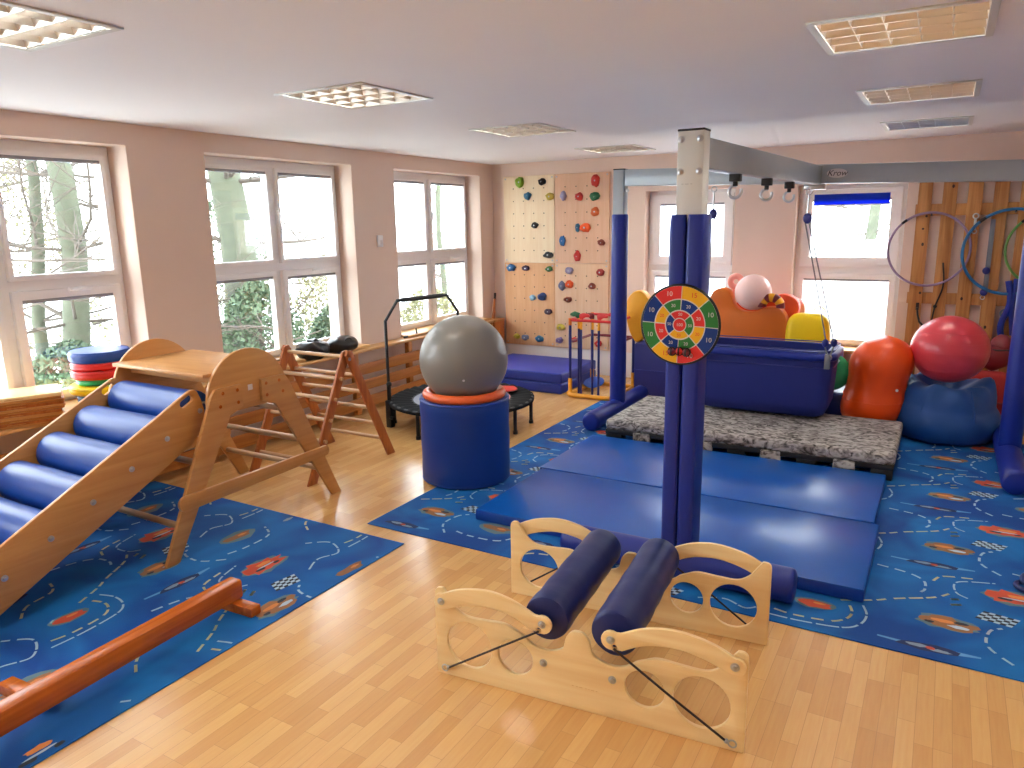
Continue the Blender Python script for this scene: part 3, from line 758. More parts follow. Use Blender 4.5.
MB().lathe([(0, -.03), (.10, -.032), (.15, -.02), (.165, 0), (.15, .02), (.10, .032), (0, .03)], 40, 0, Matrix.Translation((0, 0, .165)) @ Matrix.Rotation(math.radians(78), 4, 'X') @ Matrix.Rotation(.12, 4, 'Y')).obj('body', M['green'], t)

# peanut ball, red ball, beanbag
pn = thing('peanut_ball', 'orange peanut shaped therapy ball standing upright by the beanbag', 'therapy ball', (-.425, 7.02, .0075))
ax = Vector((.055, 0, .86)).normalized()
prof = []
for k in range(33):
    z = .855*k/32
    a = max(0., .262**2-(z-.262)**2)**.5; b = max(0., .255**2-(z-.60)**2)**.5
    prof.append((max(max(a, b), .238 if .30 < z < .56 else 0, .012 if k in (0, 32) else .0005), z))
sm = [prof[0]]+[((prof[i-1][0]+prof[i][0]*2+prof[i+1][0])/4, prof[i][1]) for i in range(1, 32)]+[prof[32]]
MB().loft([[(r*math.cos(2*PI*j/36)+z*.12-.05, r*math.sin(2*PI*j/36), z) for j in range(36)] for r, z in sm]).obj('ball', M['peanut'], pn, angle=80)
rg = MB()
for z in (.17, .3, .56, .70):
    r = max(max(0., .262**2-(z-.262)**2)**.5, max(0., .250**2-(z-.607)**2)**.5)
    rg.torus((z*.12-.05, 0, z), r-.0045, .006, 'Z', 48, 6)
rg.obj('grip_ridge', M['peanut'], pn)
MB().lathe([(0, 0), (.012, 0), (.012, .006), (0, .006)], 14, 0, Matrix.Translation((.17, -.170, .42)) @ Matrix.Rotation(PI/2, 4, 'X')).obj('valve', M['white_paint'], pn)
bb_ = thing('beanbag', 'slouched blue beanbag with a dented top below the coral ball', 'beanbag', (.115, 7.13, .0075))
m = MB(); loops = []
for z, s in ((0, .88), (.02, 1.0), (.08, 1.07), (.17, 1.10), (.25, 1.07), (.29, 1.00), (.315, .955), (.36, .95), (.42, .90), (.48, .80)):
    L0 = []; up = max(0, (z-.27)/.21)
    for j in range(64):
        a = 2*PI*j/64
        k = 1+.03*math.sin(2*a+.9)+.012*math.sin(7*a+z*9)+up*(.045*math.sin(5*a+1.1)+.03*math.sin(9*a+.4))
        L0.append((.36*s*k*math.cos(a), .375*s*k*math.sin(a), z+(.035*math.sin(3*a+.5)+.03*math.cos(2*a)+.018*math.sin(9*a))*up-.03*math.sin(a+2.2)*min(1, z/.3)*(z < .33)))
    loops.append(L0)
for s, dz in ((.62, .008), (.42, -.05), (.22, -.085), (.06, -.095)):
    loops.append([(.36*s*math.cos(2*PI*j/64), .375*s*math.sin(2*PI*j/64), .475+dz+.022*math.sin(6*2*PI*j/64)*s) for j in range(64)])
m.loft(loops).wobble(.016, 8, 2.).obj('bag', M['bean'], bb_, angle=80, subsurf=1)
sd = MB()
for a in (.9, 2.6, 4.2, 5.3):
    sd.tube(spline([(.372*math.cos(a), .392*math.sin(a), .10), (.372*math.cos(a), .392*math.sin(a), .22), (.345*math.cos(a), .362*math.sin(a), .33), (.29*math.cos(a), .30*math.sin(a), .455)], 6), .006, 6)
sd.obj('seam', M['bean'], bb_)
t = thing('gym_ball', 'large coral red exercise ball sitting on the blue beanbag', 'exercise ball', (.095, 7.10, .7655))
MB().ball((0, 0, 0), .293, (1, 1, .95), 48).obj('ball', M['red_ball'], t)
rg = MB()
for z in (-.16, -.08, 0, .08, .16):
    rg.torus((0, 0, z*.95), (.293**2-z*z)**.5-.0015, .0022, 'Z', 64, 6)
rg.obj('grip_ridge', M['red_ball'], t)
t = thing('cushion', 'red cushion on the floor behind the beanbag, right side', 'cushion', (.40, 7.72, .0))
MB().loft([[(x*s, y*s, z) for x, y in rrect(-.26, .26, -.20, .20, .1, 5)] for z, s in ((0, .88), (.05, .98), (.25, 1.), (.40, .96), (.47, .8), (.485, .5))]).wobble(.01, 6).obj('cover', M['dark_red'], t, subsurf=1)
MB().tube([(x, y, .25) for x, y in rrect(-.263, .263, -.203, .203, .1, 5)], .007, 6, True).obj('piping', M['maroon'], t)
t = thing('bundle', 'dark maroon cloth bundle on the red cushion near the right post', 'cloth bundle', (.45, 7.86, .487))
MB().ball((0, 0, .12), .13, (1.1, .8, .9), 24).ball((.05, .03, .22), .09, (1, .8, 1), 20).wobble(.03, 9).obj('cloth', M['maroon'], t)
MB().torus((.04, .02, .19), .105, .008, 'Z', 24, 6).obj('tie_band', M['black'], t)

# ------------------------------------------------------------------ climbing wall
PX = [-4.925, -4.203, -3.478]; PZ = [.312, 1.366, 2.432]
HC = dict(lime=(138, 178, 40), black=(28, 28, 32), teal=(40, 104, 136), olive=(196, 176, 72), lilac=(158, 152, 186), red=(200, 52, 44), dkgreen=(28, 98, 58), orange=(214, 106, 52),
          ored=(236, 92, 34), blue=(40, 104, 160), brown=(140, 66, 48), plum=(66, 46, 66), green=(54, 108, 46), navy=(40, 66, 120), slate=(112, 122, 152), pale=(150, 190, 210), yellow=(208, 190, 70), rbrown=(168, 48, 42), violet=(112, 92, 136))
HMAT = {k: plain('hold_resin_'+k, c, .6, var=.08, scale=30, bump=.2, bscale=120) for k, c in HC.items()}
HOLDS = [(-4.68, 2.355, 'lime', .062, 1), (-4.368, 2.35, 'black', .055, .75), (-4.574, 2.186, 'teal', .052, .95), (-4.262, 2.17, 'olive', .056, .8), (-4.081, 2.175, 'lilac', .045, 1.2), (-3.869, 2.158, 'red', .055, .85),
         (-3.664, 2.153, 'dkgreen', .065, .75), (-3.657, 2.334, 'red', .055, 1.3), (-3.659, 1.976, 'orange', .055, .9), (-3.889, 1.794, 'teal', .034, 1.5), (-3.786, 1.793, 'ored', .068, .85), (-4.476, 1.828, 'black', .048, .75),
         (-4.093, 1.637, 'blue', .042, 1.5), (-3.575, 1.617, 'brown', .05, .7), (-4.284, 1.466, 'black', .065, .6), (-3.892, 1.453, 'red', .045, 1.4),
         (-4.825, 1.298, 'blue', .065, .7), (-4.609, 1.296, 'plum', .052, .75), (-4.279, 1.293, 'green', .052, .65), (-3.998, 1.278, 'lilac', .058, .75), (-3.586, 1.264, 'rbrown', .055, .75), (-4.101, 1.088, 'slate', .045, 1.2), (-3.998, 1.11, 'ored', .055, .9),
         (-3.693, 1.095, 'brown', .05, .75), (-4.019, .922, 'brown', .055, .65), (-4.381, .943, 'navy', .06, .85), (-4.516, .928, 'pale', .045, .8), (-4.289, .759, 'plum', .055, .65), (-3.923, .745, 'dkgreen', .05, .6), (-4.118, .569, 'yellow', .058, .65),
         (-4.134, .403, 'violet', .05, .75), (-4.755, .417, 'yellow', .045, .75), (-4.633, .408, 'slate', .05, .8), (-4.42, .405, 'teal', .056, .75), (-3.933, .422, 'red', .045, .7), (-3.605, .394, 'red', .05, .8)]
HNAME = dict(lime='lime green', dkgreen='dark green', ored='orange red', plum='dark plum', navy='navy blue', pale='pale blue', rbrown='red brown', slate='slate blue')
PANELS = [('pale cream plywood climbing panel, upper left of the climbing wall', 0, 1, 'ply_pale'), ('pinkish plywood climbing panel, upper right of the climbing wall', 1, 1, 'ply_pink'),
          ('tan plywood climbing panel, lower left of the climbing wall', 0, 0, 'ply_tan'), ('cream plywood climbing panel, lower right behind the stick rack', 1, 0, 'ply_cream')]
for lab, i, j, mt in PANELS:
    x0, x1, z0, z1 = PX[i]+.002, PX[i+1]-.002, PZ[j]+.002, PZ[j+1]-.002
    cx, cz = (x0+x1)/2, (z0+z1)/2
    p = thing('climbing_wall', lab, 'climbing wall', (cx, YB, cz), 0, 'plywood climbing panels on the rear wall'); p['kind'] = 'thing'
    m = MB().box(x0-cx, x1-cx, -.027, -.0005, z0-cz, z1-cz, .003, 1)
    for a in range(1, 5):
        for b in range(1, 7):
            xx, zz = (x0-cx)+(x1-x0)*a/5, (z0-cz)+(z1-z0)*b/7
            m.lathe([(0, -.001), (.008, -.001), (.008, .0006), (0, .0006)], 10, 1, Matrix.Translation((xx, -.027, zz)) @ Matrix.Rotation(PI/2, 4, 'X'))
    m.obj('board', [M[mt], M['twig']], p, smooth=False)
    for sx in (-1, 1):
        for sz in (-1, 1):
            MB().lathe([(0, 0), (.011, 0), (.009, .003), (0, .004)], 12, 0, Matrix.Translation((sx*(x1-cx-.03), -.027, sz*(z1-cz-.03))) @ Matrix.Rotation(PI/2, 4, 'X')).obj('screw', M['steel'], p)
    for k, (hx_, hz_, c, r, asp) in enumerate(HOLDS):
        if x0 <= hx_ <= x1 and z0 <= hz_ <= z1:
            h = MB(); b = bmesh.new(); bmesh.ops.create_uvsphere(b, u_segments=20, v_segments=12, radius=1)
            for v in b.verts:
                if v.co.y > 0: v.co.y *= .02
                n_ = 1+.28*noise.noise(v.co*1.6+Vector((k*3.1, k, 0)))
                v.co = Vector((v.co.x*r*n_, v.co.y*r*.85*n_, v.co.z*r*asp*n_))
                d = math.hypot(v.co.x, v.co.z)
                if v.co.y < 0 and d < r*.38: v.co.y *= .72
            h._add(b, 0, Matrix.Translation((hx_-cx, -.027, hz_-cz)))
            ho = h.obj('climbing_hold', HMAT[c], p, angle=60)
            ho['label'] = HNAME.get(c, c)+' resin hold'
            MB().lathe([(0, 0), (r*.17, 0), (r*.15, .004), (0, .004)], 12, 0, Matrix.Translation((hx_-cx, -.027-r*.60, hz_-cz)) @ Matrix.Rotation(PI/2, 4, 'X')).obj('bolt', M['steel'], ho)

# ------------------------------------------------------------------ pallet rack with hoops
pw = thing('pallet_rack', 'knotty wooden pallet rack of upright boards on the rear wall', 'wall rack', (.3, YB, 0))
for k in range(8):
    x = -.585+.204*k
    MB().box(x, x+.118, -.062, -.042, .0, 2.3, .004).obj('upright_board', M['pallet_wood'], pw)
for z in (1.86, 1.02):
    MB().box(-.60, 1.0, -.042, -.020, z, z+.11, .004).obj('cross_board', M['pallet_wood'], pw)
    for k in (0, 3, 6): MB().box(-.56+.204*k, -.47+.204*k, -.020, -.0005, z+.005, z+.1, .003).obj('spacer_block', M['pallet_wood'], pw)
kn = MB(); rd = random.Random(5)
for k in range(26):
    x = -.585+.204*rd.randrange(8)+rd.uniform(.02, .1); z = rd.uniform(.5, 2.25)
    kn.lathe([(0, 0), (.011, 0), (0, .0008)], 10, 0, Matrix.Translation((x, -.062, z)) @ Matrix.Rotation(PI/2, 4, 'X') @ Matrix.Diagonal((1, rd.uniform(.9, 1.6), 1, 1)))
kn.obj('knot', M['cord'], pw)['kind'] = 'stuff'
def peg(x, z):
    MB().tube([(x-.3, -.055, z), (x-.3, -.125, z+.008)], .008, 8).obj('peg', M['black'], pw)
for lab, x, z, R, r, mt, dy in (('lilac hula hoop hanging at the left end of the pallet rack', -.156, 1.545, .345, .0115, 'purple', .085), ('sea blue hula hoop hanging on the pallet rack, partly behind the right post', .51, 1.525, .383, .0145, 'hoop_blue', .11), ('green hula hoop hanging at the right edge, behind the padded post', .80, 1.55, .335, .012, 'hoop_green', .085)):
    t = thing('hula_hoop', lab, 'hula hoop', (x, YB-dy, z), 0, 'hula hoops on the pallet rack')
    MB().torus((0, 0, 0), R, r, 'Y', 80, 10).obj('tube', M[mt], t)
    MB().torus((0, 0, 0), R, r+.0012, 'Y', 3, 10, a0=2.2, a1=2.35).obj('joint_sleeve', M['black'], t)
    peg(x, z+R-.025)
t = thing('snap_hook', 'pale metal swivel snap hook hanging at the pallet rack upper cross board', 'snap hook', (.205, YB-.075, 1.80))
MB().torus((0, 0, .05), .022, .006, 'Y', 22, 8).obj('ring', M['metal_pale'], t)
MB().box(-.011, .011, -.008, .008, -.07, .03, .004).torus((0, 0, -.09), .018, .005, 'Y', 18, 8).obj('body', M['metal_pale'], t)
t = thing('strap_set', 'grey hanging strap with two navy buckles on the pallet rack', 'strap', (.345, YB-.075, 1.82))
MB().box(-.02, .02, -.004, .004, -.66, .0, .003).obj('webbing', M['rope'], t)
for z in (-.47, -.67): MB().ball((-.01, -.02, z), .032, (1, .6, 1.05), 18).obj('buckle', M['block_blue'], t)
MB().torus((-.015, -.01, -.72), .018, .004, 'Y', 18, 6).obj('snap_ring', M['steel'], t)
for lab, P in (('thin black rope hanging on the pallet rack above the coral ball', [(-.02, YB-.075, 1.42), (.0, YB-.085, 1.2), (-.05, YB-.08, 1.0), (-.07, YB-.075, .82)]),):
    t = thing('rope', lab, 'rope', P[0])
    o = Vector(P[0]); MB().tube(spline([Vector(p)-o for p in P], 8), .008, 8).obj('cord', M['black'], t)
    MB().ball(Vector(P[2])-o, .018, seg=12).obj('knot', M['black'], t)
    MB().ball(Vector(P[3])-o, .016, (1, 1, 1.6), seg=12).obj('end_knot', M['black'], t)
t = thing('wall_hook', 'black angled hook low on the left boards of the pallet rack', 'hook', (-.20, YB-.064, .98))
MB().tube([(0, 0, 0), (.0, -.03, 0), (.01, -.05, -.06), (.03, -.06, -.13), (.06, -.06, -.16)], .009, 8).obj('arm', M['black'], t)
MB().box(-.014, .014, -.004, .004, -.02, .05, .002).obj('mounting_plate', M['black'], t)
t = thing('harness', 'blue strap harness hanging beside the right padded post', 'harness', (.52, YB-.09, 1.26))
MB().tube(spline([(0, 0, 0), (.03, -.02, -.2), (-.02, 0, -.42), (.02, -.01, -.62)], 8), .028, 8).tube(spline([(.06, 0, .02), (.05, -.02, -.25), (.08, 0, -.5)], 8), .024, 8).obj('webbing', M['pad'], t)
MB().torus((0, -.01, -.30), .035, .008, 'Y', 20, 8).obj('buckle', M['rope'], t)

# ------------------------------------------------------------------ crash mats in the corner, stick rack
for lab, z, c in (('upper blue folded crash mat stacked in the corner by the climbing wall', .1175, 0), ('lower blue folded crash mat lying on the floor under its twin', .0, 1)):
    t = thing('crash_mat', lab, 'crash mat', (-4.12, 7.60, z), 0, 'stacked crash mats in the corner')
    MB().box(-.58, .59, -.48, .46, .001, .1165, .018, 3).wobble(.002, 5, c).obj('cover', M['crash_blue'], t)
    MB().tube([(x, y, .1) for x, y in rrect(-.579, .589, -.479, .459, .03, 4)], .004, 6, True).obj('piping', M['pad'], t)
rk = thing('stick_rack', 'yellow and blue tube rack with red top bars by the climbing wall', 'stick rack', (-3.17, 7.40, 0))
BX, BY = .25, .34
MB().tube([(x, y, .028) for x, y in rrect(-BX, BX, -BY, BY, .05, 5)], .024, 10, True).obj('base_frame', M['yellow_tube'], rk)
for (x, y) in ((-BX, -BY+.05), (BX, -BY+.05), (-BX, BY-.05), (BX, BY-.05)):
    MB().box(x-.03, x+.03, y-.03, y+.03, .012, .06, .008).tube([(x, y, .05), (x, y, .20)], .022, 12).obj('corner_socket', M['yellow_tube'], rk)
    MB().tube([(x, y, .18), (x, y, .79)], .016, 10).obj('upright_tube', M['stick_blue'], rk)
    MB().tube([(x, y, .78), (x, y, .855)], .018, 10).obj('tube_cap', M['orange_foam'], rk)
for z, mt in ((.835, 'red'), (.60, 'maroon')):
    for y in ((-BY+.05, BY-.05) if z > .7 else (BY-.05,)): MB().tube([(-BX, y, z), (BX, y, z)], .015, 10).obj('cross_bar', M[mt], rk)
    for x in (-BX, BX): MB().tube([(x, -BY+.05, z+.002), (x, BY-.05, z+.002)], .014, 10).obj('cross_bar', M[mt], rk)
STK = [(-.19, -.20, 'dkgreen', 'green', 'leftmost', 1), (-.135, -.26, 'red', 'red', 'second from the left', -1), (-.02, -.22, 'maroon', 'dark red', 'third from the left', 1), (.07, -.26, 'red', 'red', 'left of the padded post', -1), (.20, -.10, 'red', 'red', 'right of the padded post', 1)]
for x, y, mt, cn, where, sg in STK:
    t = thing('hockey_stick', 'toy hockey stick with %s blade upright in the rack, %s' % (cn, where), 'hockey stick', (-3.17+x, 7.40+y, .0), 0, 'hockey sticks in the rack')
    MB().tube([(0, 0, .004), (0, 0, .74)], .0125, 10).obj('shaft', M['stick_blue'], t)
    MB().tube([(0, 0, .735), (0, 0, .85)], .0145, 10).obj('neck', M['amber_foam'], t)
    bl_ = MB()
    bl_.plate(sp2([(.012, .0), (.02, .05), (-.02, .07), (-.07, .065), (-.10, .05), (-.095, .03), (-.05, .025), (-.015, .0)], 4), .016, mx_xz(0), bev=.004)
    bo = bl_.obj('blade', HMAT['dkgreen'] if mt == 'dkgreen' else M[mt], t); bo.location = (0, 0, .842); bo.rotation_euler = (0, 0, 0 if sg > 0 else PI)
t = thing('flat_disc', 'small blue round disc leaning inside the yellow stick rack base', 'disc', (-3.32, 7.52, .055))
MB().lathe([(0, -.012), (.10, -.014), (.115, -.004), (.115, .006), (.10, .012), (0, .010)], 32, 0, Matrix.Translation((0, 0, .03)) @ Matrix.Rotation(.35, 4, 'X')).obj('body', M['roller_blue'], t)
MB().torus((0, 0, .03), .113, .006, 'Z', 36, 6, tilt=Matrix.Rotation(.35, 3, 'X')).obj('rim', M['roller_blue'], t)

# ------------------------------------------------------------------ drum, ring, grey ball
dr = thing('foam_drum', 'tall blue foam drum standing half on the rug edge', 'foam drum', (-2.97, 4.385, .0075))
DR = .326
MB().lathe([(0, 0), (DR-.015, 0), (DR-.003, .012)]+[(DR+.0015*math.sin(k*1.3), .012+.586*k/12) for k in range(13)]+[(DR-.004, .608), (DR-.018, .615), (.285, .615), (.27, .60), (.26, .45), (0, .45)], 56).obj('body', M['drum_blue'], dr, angle=50)
MB().torus((0, 0, .606), DR-.004, .009, 'Z', 64, 8).obj('piping', M['drum_blue'], dr)
MB().torus((0, 0, .014), DR-.004, .007, 'Z', 64, 8).obj('piping', M['drum_blue'], dr)
rn = thing('ring_cushion', 'orange inflatable ring cushion between grey ball and blue drum', 'ring cushion', (-2.97, 4.385, .624))
MB().lathe([(.222, .0), (.292, .0), (.305, .014), (.306, .030), (.298, .046), (.280, .057), (.262, .058), (.247, .050), (.228, .026), (.218, .008), (.222, .0)], 56).obj('ring', M['orange_ring'], rn)
MB().lathe([(0, 0), (.008, 0), (.008, .006), (0, .006)], 12, 0, Matrix.Translation((.0, -.305, .022)) @ Matrix.Rotation(PI/2, 4, 'X')).obj('valve', M['orange_ring'], rn)
gb = thing('gym_ball', 'large grey exercise ball on the blue foam drum', 'exercise ball', (-2.965, 4.385, .896))
MB().ball((0, 0, 0), .321, (1, 1, 1), 56).obj('ball', M['grey_ball'], gb)
vd = Vector((.52, -.80, -.30)).normalized()
MB().lathe([(0, -.002), (.009, -.002), (.009, .003), (0, .004)], 14, 0, Matrix.Translation(vd*.318) @ vd.to_track_quat('Z', 'Y').to_matrix().to_4x4()).obj('valve', M['white_paint'], gb)

# ------------------------------------------------------------------ trampoline
tp = thing('trampoline', 'small round black trampoline with tall handlebar behind the drum', 'trampoline', (-3.86, 5.66, 0))
TR = .665; TZ = .255
MB().torus((0, 0, TZ-.015), TR, .018, 'Z', 64, 10).obj('rim_tube', M['black'], tp)
m = MB(); n = 144
m.loft([[(r*math.cos(2*PI*j/n), r*math.sin(2*PI*j/n), z+(w if j % 4 < 2 else -w)) for j in range(n)] for r, z, w in ((TR+.02, TZ-.03, .0), (TR+.022, TZ-.005, .003), (TR-.02, TZ+.012, .006), (TR-.10, TZ+.004, .006), (TR-.19, TZ-.008, .004))], False)
m.obj('ribbed_skirt', plain('black_matte_fabric', (20, 20, 22), .85, spec=.2), tp, angle=30)
m = MB()
m.lathe([(0, TZ-.016), (TR-.17, TZ-.016), (TR-.17, TZ-.010), (0, TZ-.010)], 64)
m.obj('jumping_mat', plain('black_mesh_mat', (40, 40, 44), .8), tp)
m = MB()
for k in range(64):
    a, b = 2*PI*k/64, 2*PI*(k+1)/64
    m.poly([(r*math.cos(t), r*math.sin(t), TZ-.009) for r, t in ((.40, a), (.46, a), (.46, b), (.40, b))], 0 if math.cos(a-.6) < .3 else 1)
m.obj('printed_ring', [plain('grey_print', (128, 134, 150), .6), M['pink_foam']], tp, smooth=False)
for a in (-93, -10, 25, 85, 150, 208):
    x, y = (TR-.01)*math.cos(math.radians(a)), (TR-.01)*math.sin(math.radians(a))
    lg = MB().tube([(x, y, .02), (x, y, TZ-.02)], .017, 10).obj('leg', M['black'], tp)
    MB().lathe([(0, 0), (.022, 0), (.022, .03), (0, .032)], 14, 0, Matrix.Translation((x, y, 0))).obj('rubber_foot', M['black'], lg)
p1, p2 = Vector((-.52, -.44, 0)), Vector((-.36, .50, 0))
zz = Vector((0, 0, 1))
for p in (p1, p2):
    MB().box(p.x-.03, p.x+.03, p.y-.03, p.y+.03, .0, .26, .006).tube([p+zz*.02, p+zz*.4], .020, 10).tube([p+Vector((.02, -.02, .10)), p+Vector((.09, -.05, .10))], .018, 8).obj('handle_socket', M['black'], tp)
d = p2-p1
pts = [p1+zz*.36, p1+zz*1.0, p1+d*.16+zz*1.175, p1+d*.84+zz*1.175, p2+zz*1.0, p2+zz*.36]
hb = MB().tube(pts, .0145, 10).obj('handlebar', M['black'], tp)
MB().tube([p1+d*.22+zz*1.175, p1+d*.78+zz*1.175], .021, 12).obj('foam_grip', M['black'], hb)
for p in (p1, p2): MB().ball(p+Vector((.03, -.03, .42)), .026, seg=12).obj('knob', M['black'], tp)
t = thing('bean_disc', 'small flat red bean bag lying on the trampoline right of the ball', 'bean bag', (-3.60, 6.02, .265))
MB().lathe([(0, 0), (.09, .002), (.125, .014), (.12, .024), (.06, .034), (0, .036)], 28, 0).wobble(.006, 12).obj('bag', M['red'], t)
MB().torus((0, 0, .016), .124, .004, 'Z', 32, 6).obj('seam', M['maroon'], t)

# ------------------------------------------------------------------ climbing tower
TX0, TX1, TY = -4.54, -3.64, 3.01
tw = thing('climbing_tower', 'beech climbing tower with two half-round ends and a top platform', 'climbing tower', ((TX0+TX1)/2, TY, 0))
hx = (TX1-TX0)/2
for sx in (-1, 1):
    x = sx*hx
    # half round plate
    MB().plate(arc(0, .835, .305, -12, 192, 40), .024, mx_yz(x), bev=.004).obj('half_round_end', M['beech'], tw)
    xo = x+sx*.026
    for sy in (-1, 1):
        foot0, footw = sy*.70, .085
        P = [(foot0-sy*.0, 0), (foot0-sy*footw, 0), (sy*.175, .76), (sy*.075, .80), (sy*.075, .935), (sy*.265, .935), (sy*.30, .89)]
        if sy < 0: P = P[::-1]
        lg = MB().plate(P, .026, mx_yz(xo), bev=.004).obj('leg', M['beech'], tw)
        b = MB()
        for (yy, z) in ((.11, .905), (.215, .905), (.11, .83), (.24, .83)):
            b.lathe([(0, 0), (.011, 0), (.009, .003), (0, .004)], 12, 0, Matrix.Translation((xo+sx*.013, sy*yy, z)) @ Matrix.Rotation(PI/2*sx, 4, 'Y'))
        b.obj('screw', M['beam_wood'], lg)
    MB().plate(arc(-.545, .335, .045, 90, 270, 10)+arc(.545, .345, .04, -60, 60, 10), .022, mx_yz(xo+sx*.026), bev=.003).obj('stretcher', M['beech'], tw)
MB().box(-hx+.013, hx-.013, -.30, .29, 1.005, 1.027, .004).obj('platform_board', M['beech_x'], tw)
for y in (-.17, .23): MB().box(-hx+.013, hx-.013, y-.012, y+.012, .945, 1.004, .003).obj('cross_rail', M['beech_x'], tw)
MB().box(hx+.0125, hx+.0135, -.01, .025, .88, .915).obj('sticker', M['white_paint'], tw, smooth=False)
for y, z in ((.34, .725), (.435, .475), (.525, .225), (-.685+.06, .185), (-.41, .50)):
    sy = 1 if y > 0 else -1
    yy = sy*(.66-.49*z/.78)
    MB().tube([(-hx-.03, yy, z), (hx+.03, yy, z)], .0195, 14).obj('rung', M['rung'], tw)

# ------------------------------------------------------------------ roller slide
SXN, SXF = -3.715, -4.47
sl = thing('roller_slide', 'beech roller slide with blue padded rollers hooked to the climbing tower', 'roller slide', ((SXN+SXF)/2, 2.487, 0))
def sz(y): return .705+.485*(y-2.487)
ang = math.atan(.485)
ca, sa = math.cos(ang), math.sin(ang)
def sp(u, w): return (u*ca-w*sa, .705+u*sa+w*ca)   # u along the slope from roller 1, w across
LEN = 1.72
outer_ = [sp(-LEN, -.135)]+[sp(.10, -.135)]+[sp(.20, -.10), sp(.268, -.02), sp(.285, .05)]+[sp(.25+.04*math.cos(a), .10+.04*math.sin(a)) for a in (.2, .7, 1.2, 1.57)]+[sp(.17, .141), sp(.0, .138), sp(-LEN, .135)]
zmin = [p for p in outer_]
poly = [(y, max(z, .012)) for y, z in outer_]
yb0 = None
# cut the lower end flat on the floor
lo = [(y, z) for y, z in outer_]
yA = sp(0, -.135); yfl = yA[0]-(yA[1]-.010)/.485
yT = sp(0, .135); yft = yT[0]-(yT[1]-.05)/.485
poly = [(yfl, .010)]+outer_[1:-1]+[(yft, .05), (yft-.01, .010)]
slot_c = sp(.20, .10)
def rot2(pts, c, a): return [(c[0]+x*math.cos(a)-z*math.sin(a), c[1]+x*math.sin(a)+z*math.cos(a)) for x, z in pts]
slot = rot2(rrect(-.045, .045, -.021, .021, .02, 5), slot_c, ang)
hw = (SXN-SXF)/2
for sx in (-1, 1):
    MB().plate(poly, .024, mx_yz(sx*hw), [slot], bev=.004).obj('side_rail', M['beech'], sl)
for k in range(-1, 7):
    c = sp(-.254*k-.012, 0)
    if c[1] < .14: break
    prof = [(0, -hw+.03), (.10, -hw+.03), (.112, -hw+.042)]+[(.114+.001*math.sin(k*2+j), -hw+.042+(2*hw-.084)*j/10) for j in range(11)]+[(.112, hw-.042), (.10, hw-.03), (0, hw-.03)]
    r = MB().lathe(prof, 32, 0, Matrix.Translation((0, c[0], c[1])) @ Matrix.Rotation(PI/2, 4, 'Y')).obj('padded_roller', M['roller_blue'], sl, angle=50)
    for sx in (-1, 1):
        MB().lathe([(0, 0), (.016, 0), (.016, .003), (.010, .004), (.008, .010), (0, .011)], 14, 0, Matrix.Translation((sx*(hw+.012), c[0], c[1])) @ Matrix.Rotation(sx*PI/2, 4, 'Y')).obj('bolt', M['steel'], sl)
for sx in (-1, 1):
    c = sp(.275, -.0)
    MB().torus((sx*(hw-.02), c[0]+.02, c[1]), .022, .006, 'X', 18, 8, a0=0, a1=4.4).obj('mounting_hook', M['steel'], sl)

# ------------------------------------------------------------------ triangle climber
KX0, KX1, KY = -4.52, -3.85, 4.135
pk = thing('climbing_triangle', 'reddish pine triangle ladder with pale rungs below the middle window', 'climbing triangle', ((KX0+KX1)/2, KY, 0))
hx = (KX1-KX0)/2
for sx in (-1, 1):
    for sy in (-1, 1):
        xo = sx*hx+(0 if sy > 0 else -sx*.026)
        P = [(sy*.48, 0), (sy*.395, 0), (-sy*.035, .90), (-sy*.01, .935), (sy*.035, .93)]
        if sy < 0: P = P[::-1]
        MB().plate(P, .024, mx_yz(xo), bev=.004).obj('leg', M['pikler'], pk)
    b = MB(); b.lathe([(0, 0), (.014, 0), (.012, .006), (0, .007)], 14, 0, Matrix.Translation((sx*(hx+.012), 0.0, .87)) @ Matrix.Rotation(sx*PI/2, 4, 'Y')); b.obj('pivot_bolt', M['steel'], pk)
for sy in (-1, 1):
    for z in (.15, .295, .44, .585, .73):
        y = sy*(.437-.437*z/.90)
        MB().tube([(-hx-.005, y, z), (hx+.005, y, z)], .0145, 14).obj('rung', M['rung'], pk)
MB().tube([(-hx-.005, -.0, .885), (hx+.005, -.0, .885)], .0145, 14).obj('rung', M['rung'], pk)

# ------------------------------------------------------------------ balance beam
bp = thing('balance_beam', 'varnished orange wooden balance beam lying low on the left rug', 'balance beam', (-2.877, 1.6, .0075), math.radians(3.2))
MB().bar((0, -1.25, .098), (0, .63, .098), .085, .10, .014).obj('beam', M['beam_wood'], bp)
for y, xa, xb in ((-.30, -.33, -.045), (.585, -.16, .165)):
    MB().box(xa, xb, y-.032, y+.032, 0, .048, .006).obj('foot', M['beam_wood'], bp)

